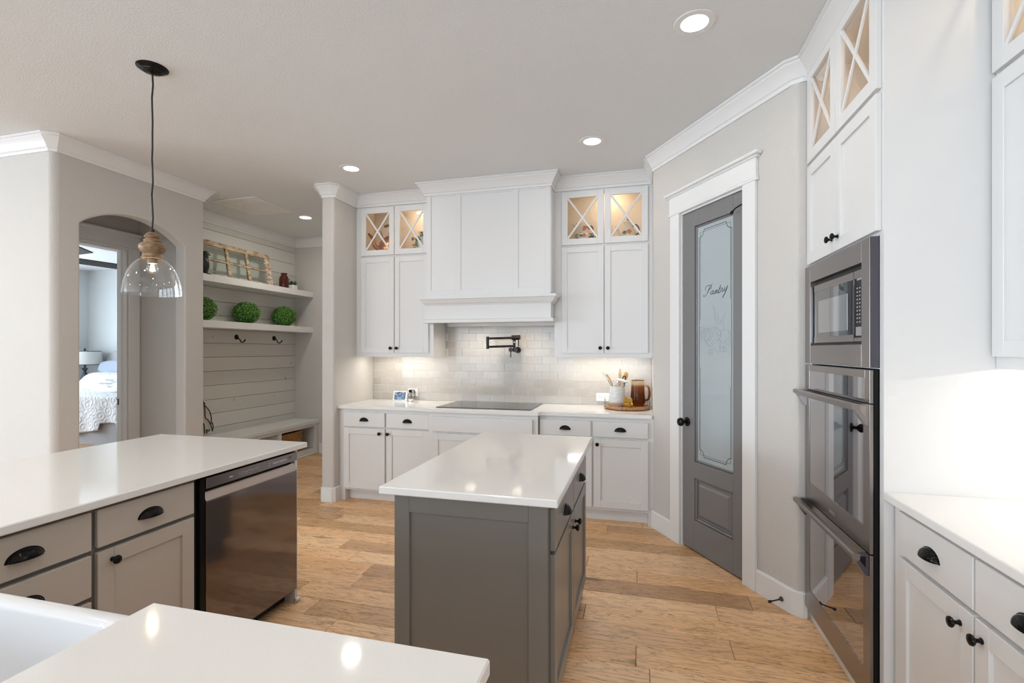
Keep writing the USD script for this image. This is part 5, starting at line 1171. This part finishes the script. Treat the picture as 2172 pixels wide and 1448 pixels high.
# boxwood balls
def boxwood(loc, label):
    t = thing('boxwood_ball', label, 'topiary', loc, group=None)
    R = np.array([.150, .150, .132]); c = np.array(loc) + np.array([0, 0, .128])
    co = ellipsoid(c, R * .88, 3); obj('core', co, 'leaf_core', t, smooth=True)
    n = 2700; V = np.zeros((n * 4, 3)); F = []
    i = np.arange(n); ph = np.arccos(1 - 2 * (i + .5) / n); th_ = math.pi * (1 + 5 ** .5) * i
    dirs = np.stack([np.sin(ph) * np.cos(th_), np.sin(ph) * np.sin(th_), np.cos(ph)], 1)
    dirs += nrg.normal(0, .05, dirs.shape); dirs /= np.linalg.norm(dirs, axis=1, keepdims=True)
    for k in range(n):
        d = dirs[k]; a = np.cross(d, nrg.normal(0, 1, 3)); a /= np.linalg.norm(a); b = np.cross(d, a)
        tip = d * .55 + a * .85; tip /= np.linalg.norm(tip)
        s = nrg.uniform(.012, .0195); p = c + d * R * nrg.uniform(.86, .99)
        V[k * 4:k * 4 + 4] = [p, p + tip * s * .5 + b * s * .36, p + tip * s, p + tip * s * .5 - b * s * .36]; F += [[k * 4, k * 4 + 1, k * 4 + 2], [k * 4, k * 4 + 2, k * 4 + 3]]
    V[:, 2] = np.maximum(V[:, 2], loc[2] + .001)
    obj('leaves', trimesh.Trimesh(V, np.array(F), process=False), 'leaf_green', t, kind='stuff')
    return t
b1_ = boxwood((-4.62, 4.305, 1.7675), 'leafy green boxwood ball half hidden by the wall at the left of the shelf')
dup(b1_, (-4.62, 4.935, 1.7675), 'leafy green boxwood ball in the middle of the lower shelf', rot=(0, 0, 77))
dup(b1_, (-4.62, 5.585, 1.7675), 'leafy green boxwood ball nearest the corner on the lower shelf', rot=(0, 0, 191))
# old window frame
ow = thing('old_window_frame', 'rustic six-pane old window frame of peeling wood leaning on the upper shelf', 'window frame', (-4.60, 4.80, 2.2635))
WF = Fr((-4.595, 0, 2.264), (0, 1, 0), (1, 0, 0)); w0, w1, wh = 4.29, 5.365, .415
def lean(m): return tilt(WF(m), (-4.595, 0, 2.264), -10, (0, 1, 0))
cols = [w0 + .045, 4.663, 4.704, 4.962, 5.005, w1 - .085]
obj('bottom_rail', lean(MB().box(w0, w1, -.03, 0, 0.002, .03, c=.003)), 'old_wood_pale', ow); obj('top_rail', lean(MB().box(w0, w1, -.03, 0, wh - .055, wh, c=.003)), 'old_wood', ow)
obj('stile', lean(MB().box(w0, w0 + .045, -.03, .001, .03, wh - .055, c=.003)), 'old_wood', ow); obj('stile', lean(MB().box(w1 - .085, w1, -.03, .001, .03, wh - .055, c=.003)), 'old_wood_pale', ow)
for a, b in ((cols[1], cols[2]), (cols[3], cols[4])): obj('muntin', lean(MB().box(a, b, -.028, -.002, .03, wh - .055, c=.003)), 'old_wood', ow)
for a, b in ((cols[0], cols[1]), (cols[2], cols[3]), (cols[4], cols[5])):
    obj('muntin', lean(MB().box(a, b, -.028, -.002, .188, .207, c=.003)), 'old_wood', ow)
    obj('pane', lean(MB().box(a, b, -.018, -.015, .03, .188)), 'old_pane', ow); obj('pane', lean(MB().box(a, b, -.018, -.015, .207, wh - .055)), 'old_pane', ow)
for yy_ in (w0 + .12, w0 + .82): obj('hinge_plate', lean(MB().box(yy_, yy_ + .075, -.026, -.004, wh - .001, wh + .005)), 'black_metal', ow)
# bird
bd_ = thing('bird_figurine', 'dark bronze bird figurine facing right, left end of the upper shelf', 'figurine', (-4.52, 4.26, 2.2635))
bx, by = -4.52, 4.252
obj('body', MB().add(tilt(ellipsoid((bx, by, 2.375), (.045, .045, .085), 3), (bx, by, 2.375), 12, (1, 0, 0))).add(ellipsoid((bx, by + .01, 2.482), (.033, .036, .030), 3)).add(tube(spline([(bx, by, 2.43), (bx, by + .004, 2.46), (bx, by + .008, 2.48)], 4), [.036] * 9, 12)), 'bird_bronze', bd_, smooth=True)
obj('beak', tube([(bx, by + .035, 2.484), (bx, by + .06, 2.481), (bx, by + .085, 2.478)], [.011, .008, .002], 10), 'bird_bronze', bd_, smooth=40)
obj('tail', tube(spline([(bx, by + .005, 2.33), (bx, by + .01, 2.30), (bx, by + .015, 2.275)], 4), np.linspace(.03, .022, 9), 10), 'bird_bronze', bd_, smooth=40)
obj('foot', lathe([(0, 0), (.05, 0), (.052, .006), (.03, .012), (0, .014)], 24, (bx, by + .015, 2.2635)), 'bird_bronze', bd_, smooth=40)
jr = thing('brown_jar', 'glossy brown stoneware jar beside the potted succulent on the upper shelf', 'jar', (-4.56, 5.55, 2.2635))
jy = 5.50
obj('body', lathe([(0, 0), (.052, 0), (.057, .006), (.060, .05), (.059, .12), (.050, .150), (.036, .166), (.034, .180), (.041, .186), (.042, .195), (.036, .197), (.029, .184), (0, .17)], 32, (-4.55, jy, 2.2635)), 'brown_jar', jr, smooth=50)
gj = thing('glass_jar', 'clear glass jar with a wire clasp behind the small succulent', 'jar', (-4.66, 5.68, 2.2635))
obj('body', lathe([(0, 0), (.06, 0), (.062, .01), (.062, .13), (.050, .145), (.050, .155), (.0475, .155), (.0475, .145), (.0595, .13), (.0595, .012), (0, .008)], 32, (-4.706, 5.735, 2.2635)), 'clear_jar', gj, smooth=50)
obj('lid_ring', tube([(-4.706 + .052 * math.cos(a), 5.735 + .052 * math.sin(a), 2.2635 + .152) for a in np.linspace(0, 2 * math.pi, 33)], .003, 6), 'copper_dark', gj, smooth=40)
kb = thing('stone_knob', 'small round grey stone on the shelf between window frame and brown jar', 'stone', (-4.62, 5.42, 2.2635))
obj('stone', ellipsoid((-4.66, 5.425, 2.2635 + .026), (.024, .026, .0255), 3), 'stone_grey', kb, smooth=True)
su = thing('potted_succulent', 'small succulent in a square white pot at the right end of the upper shelf', 'plant', (-4.55, 5.70, 2.2635))
sy_ = 5.665
obj('pot', MB().add(cbox(-4.595, -4.505, sy_ - .045, sy_ + .045, 2.2637, 2.3227, c=.004)), 'plastic_white', su)
mb = MB()
for k in range(46):
    a = rng.uniform(0, 6.28); el_ = rng.uniform(.15, 1.4); L = rng.uniform(.035, .075); d = np.array([math.cos(a) * math.cos(el_), math.sin(a) * math.cos(el_), math.sin(el_)])
    p = np.array([-4.55 + rng.uniform(-.025, .025), sy_ + rng.uniform(-.025, .025), 2.321]); 
    mb.add(tube([p, p + d * L * .6, p + d * L], [.003, .008, .0015], 6))
obj('leaves', mb, 'leaf_dark', su, smooth=40)
# cushion with branch print on bench
cs = thing('cushion', 'cream cushion printed with black branches on the mudroom bench', 'cushion', (-4.62, 4.2, .472))
q = trimesh.creation.icosphere(subdivisions=4); vv = q.vertices
vv = np.sign(vv) * np.abs(vv) ** .55; q.vertices = vv * np.array([.06, .215, .235]) + np.array([-4.66, 4.245, .722])
q = tilt(q, (-4.66, 4.25, .49), -12, (0, 1, 0)); obj('cover', q, 'cushion_cream', cs, smooth=True)
brn = MB()
def bp(y_, z_): return tuple(trimesh.transform_points([(-4.592, y_, z_)], trimesh.transformations.rotation_matrix(math.radians(-12), (0, 1, 0), (-4.66, 4.25, .49)))[0])
for P in ([(4.43, .53), (4.425, .60), (4.40, .66), (4.372, .70), (4.385, .80), (4.38, .86), (4.37, .90)], [(4.425, .60), (4.445, .68), (4.435, .76), (4.39, .83)], [(4.43, .53), (4.45, .58), (4.448, .63)], [(4.36, .52), (4.36, .56), (4.385, .54), (4.40, .56)], [(4.38, .86), (4.40, .845)], [(4.34, .62), (4.30, .70), (4.31, .80), (4.27, .86)], [(4.30, .70), (4.24, .74), (4.22, .82)], [(4.34, .62), (4.33, .52)]):
    brn.add(tube(spline([bp(a, b) for a, b in P], 6), .0055, 6))
obj('branch_print', brn, 'mark_dark', cs, smooth=40)

# ------------------------------------------------------------------ BEDROOM
bed = thing('bed', 'bed with a grey skirt and tufted grey headboard seen through the bedroom doorway', 'bed', (-8.8, 6.4, 0))
obj('skirt', MB().box(-9.60, -7.55, 5.63, 7.20, .0, .50), 'fabric_grey', bed)
obj('mattress', MB().add(cbox(-9.62, -7.53, 5.62, 7.22, .50, .70, c=.04)), 'pillow_white', bed)
hb = MB()
for cx in (-9.85, -9.25, -8.65, -8.05): hb.add(ellipsoid((cx, 7.27, 1.05), (.30, .06, .37), 3))
hb.box(-10.05, -7.75, 7.26, 7.335, .3, 1.10); obj('headboard', hb, 'fabric_grey', bed, smooth=True)
def quilt():
    nx, ny = 70, 60; V = []; F = []
    for j_ in range(ny + 1):
        t_ = j_ / ny                     # 0 hem at the foot, then up and over to the headboard
        for i_ in range(nx + 1):
            x = -9.70 + 2.24 * i_ / nx
            hem = .215 + .05 * math.sin(x * 3.1) + (.10 if x > -7.9 else 0)
            if t_ < .25: y_, z_ = 5.575 - .02 * math.sin(x * 14) * (1 - t_ * 4), hem + (.735 - hem) * (t_ / .25)
            else:
                u = (t_ - .25) / .75; y_ = 5.575 + 1.35 * u
                z_ = .735 + .035 * math.sin(min(u * 12, math.pi / 2)) + (.27 / (1 + math.exp(-(u - .66) * 22)))
            e_ = min(i_, nx - i_)
            if e_ < 3: z_ -= (3 - e_) ** 2 * .06
            V.append((x, y_, max(z_, .1)))
    for j_ in range(ny):
        for i_ in range(nx):
            a = j_ * (nx + 1) + i_; F += [[a, a + 1, a + nx + 1], [a + 1, a + nx + 2, a + nx + 1]]
    V = np.array(V); n_ = len(V); F = np.array(F)
    top = trimesh.Trimesh(V, F, process=False)
    if top.face_normals[:, 2].mean() < 0: F = F[:, ::-1]; top = trimesh.Trimesh(V, F, process=False)
    bot = trimesh.Trimesh(V + np.array([0, .012, -.012]), F[:, ::-1], process=False)
    return MB().add(top).add(bot)
obj('quilt', quilt(), 'quilt', label='white quilt with raised rosettes, draped over the bed', cat='quilt', smooth=True)
def pillow(name, label, c, r, deg, m, axis=(1, 0, 0)):
    t = thing(name, label, 'pillow', c); q = trimesh.creation.icosphere(subdivisions=4); vv = q.vertices
    vv = np.sign(vv) * np.abs(vv) ** .6; q.vertices = vv * np.array(r) + np.array(c)
    obj('cover', tilt(q, c, deg, axis), m, t, smooth=True); return t
pillow('pillow', 'grey-blue pillow propped in front of the headboard', (-9.42, 7.02, 1.12), (.50, .07, .13), -20, 'fabric_blue')
tpw = pillow('pillow', 'white lettered pillow lying on the quilt', (-8.27, 6.02, .872), (.37, .05, .14), -38, 'pillow_white')
TPF = lambda P: trimesh.transform_points(P, trimesh.transformations.rotation_matrix(math.radians(-38), (1, 0, 0), (-8.27, 6.02, .872)))
sc = MB()
for (x0, z0, n_, w_) in ((-8.40, .942, 6, .035), (-8.25, .907, 3, .04), (-8.48, .872, 9, .035), (-8.25, .817, 3, .04)):
    pts = [(x0 + k * w_ * .5, 5.966, z0 + (.018 if k % 2 else -.012) * rng.uniform(.6, 1.3)) for k in range(n_ * 2)]
    sc.add(tube(TPF(spline(np.array(pts), 4)), .0013, 5))
obj('script_print', sc, 'mark_dark', tpw, smooth=40)
ns = thing('nightstand', 'dark nightstand under the bedroom lamp', 'nightstand', (-10.3, 7.0, 0))
obj('body', MB().add(cbox(-10.62, -10.13, 6.82, 7.30, .10, .66, c=.004)).box(-10.60, -10.55, 6.84, 6.89, 0, .10).box(-10.20, -10.15, 6.84, 6.89, 0, .10).box(-10.60, -10.55, 7.24, 7.29, 0, .10).box(-10.20, -10.15, 7.24, 7.29, 0, .10), 'lamp_base', ns)
obj('drawer', MB().add(cbox(-10.60, -10.15, 6.808, 6.8195, .42, .62, c=.002)), 'lamp_base', ns)
ol = thing('table_lamp', 'drum-shaded table lamp with a dark base on the nightstand', 'lamp', (-10.23, 7.05, .66))
lx, ly = -10.27, 7.0
obj('base', lathe([(0, .6605), (.08, .6605), (.085, .68), (.05, .70), (.025, .74), (.045, .82), (.06, .90), (.045, .98), (.02, 1.03), (.03, 1.06), (.05, 1.09), (.02, 1.11), (.014, 1.17), (0, 1.17)], 28, (lx, ly, 0)), 'lamp_base', ol, smooth=40)
obj('shade', lathe([(.245, 1.420), (.27, 1.170), (.266, 1.170), (.241, 1.420), (.245, 1.420)], 40, (lx, ly, 0)), 'shade_linen', ol, smooth=40)
obj('shade_trim', MB().add(tube([(lx + .245 * math.cos(a), ly + .245 * math.sin(a), 1.423) for a in np.linspace(0, 2 * math.pi, 41)], .006, 6)).add(tube([(lx + .27 * math.cos(a), ly + .27 * math.sin(a), 1.170) for a in np.linspace(0, 2 * math.pi, 41)], .006, 6)), 'lamp_base', ol, smooth=40)
obj('finial', lathe([(0, 1.415), (.03, 1.420), (.012, 1.43), (.022, 1.445), (.012, 1.46), (.016, 1.468), (0, 1.485)], 20, (lx, ly, 0)), 'lamp_base', ol, smooth=40)
fn = thing('ceiling_fan', 'dark-bladed bedroom ceiling fan partly seen through the doorway', 'fan', (-6.48, 3.95, 2.50))
fcx, fcy, fz = -6.48, 3.95, 2.50
obj('motor', lathe([(0, -.09), (.06, -.085), (.10, -.05), (.11, 0), (.10, .05), (.05, .08), (.018, .10), (.018, CEIL - fz - .06), (.06, CEIL - fz - .03), (.06, CEIL - fz - .001), (0, CEIL - fz - .001)], 28, (fcx, fcy, fz)), 'lamp_base', fn, smooth=40)
for k in range(4):
    a = math.radians(83 + 90 * k)
    q = cbox(.16, .86, -.07, .07, -.006, .006, c=.003); q = tilt(q, (0, 0, 0), -17, (1, 0, 0))
    ca, sa = math.cos(a), math.sin(a); v = q.vertices
    q.vertices = np.column_stack([v[:, 0] * ca - v[:, 1] * sa + fcx, v[:, 0] * sa + v[:, 1] * ca + fcy, v[:, 2] + fz])
    b_ = obj('blade', q, 'fan_blade', fn)
    obj('blade_iron', tube([(fcx + .09 * ca, fcy + .09 * sa, fz), (fcx + .20 * ca, fcy + .20 * sa, fz - .004)], .012, 8), 'lamp_base', b_, smooth=40)

# ------------------------------------------------------------------ groups of repeats
GROUPS = {'recessed_light': 'ceiling downlights', 'boxwood_ball': 'boxwood balls on the lower shelf', 'coat_hook': 'coat hooks under the lower shelf', 'wall_shelf': 'floating shelves on the shiplap',
          'cabinet_light': 'light strips under the upper cabinets', 'outlet': 'wall outlets on the tiles', 'base_cabinet': 'white base cabinets', 'upper_cabinet': 'white glass-topped upper cabinets',
          'peninsula_cabinet': 'taupe peninsula cabinets', 'pillow': 'pillows on the bed', 'wooden_spatula': 'utensils in the crock', 'steel_spatula': 'utensils in the crock', 'wooden_paddle': 'utensils in the crock',
          'wooden_spoon': 'utensils in the crock', 'ladle': 'utensils in the crock', 'whisk': 'utensils in the crock', 'sugar_bowl': 'flowered china in the right upper cabinet', 'china_pitcher': 'flowered china in the right upper cabinet',
          'china_cup': 'flowered china in the right upper cabinet', 'teapot': 'flowered china in the right upper cabinet'}
for pr in stage.GetPrimAtPath('/World').GetChildren():
    nm = pr.GetName(); nm = nm[:-4] if nm[-4:-3] == '_' and nm[-3:].isdigit() else nm
    if nm in GROUPS: pr.SetCustomDataByKey('group', GROUPS[nm])
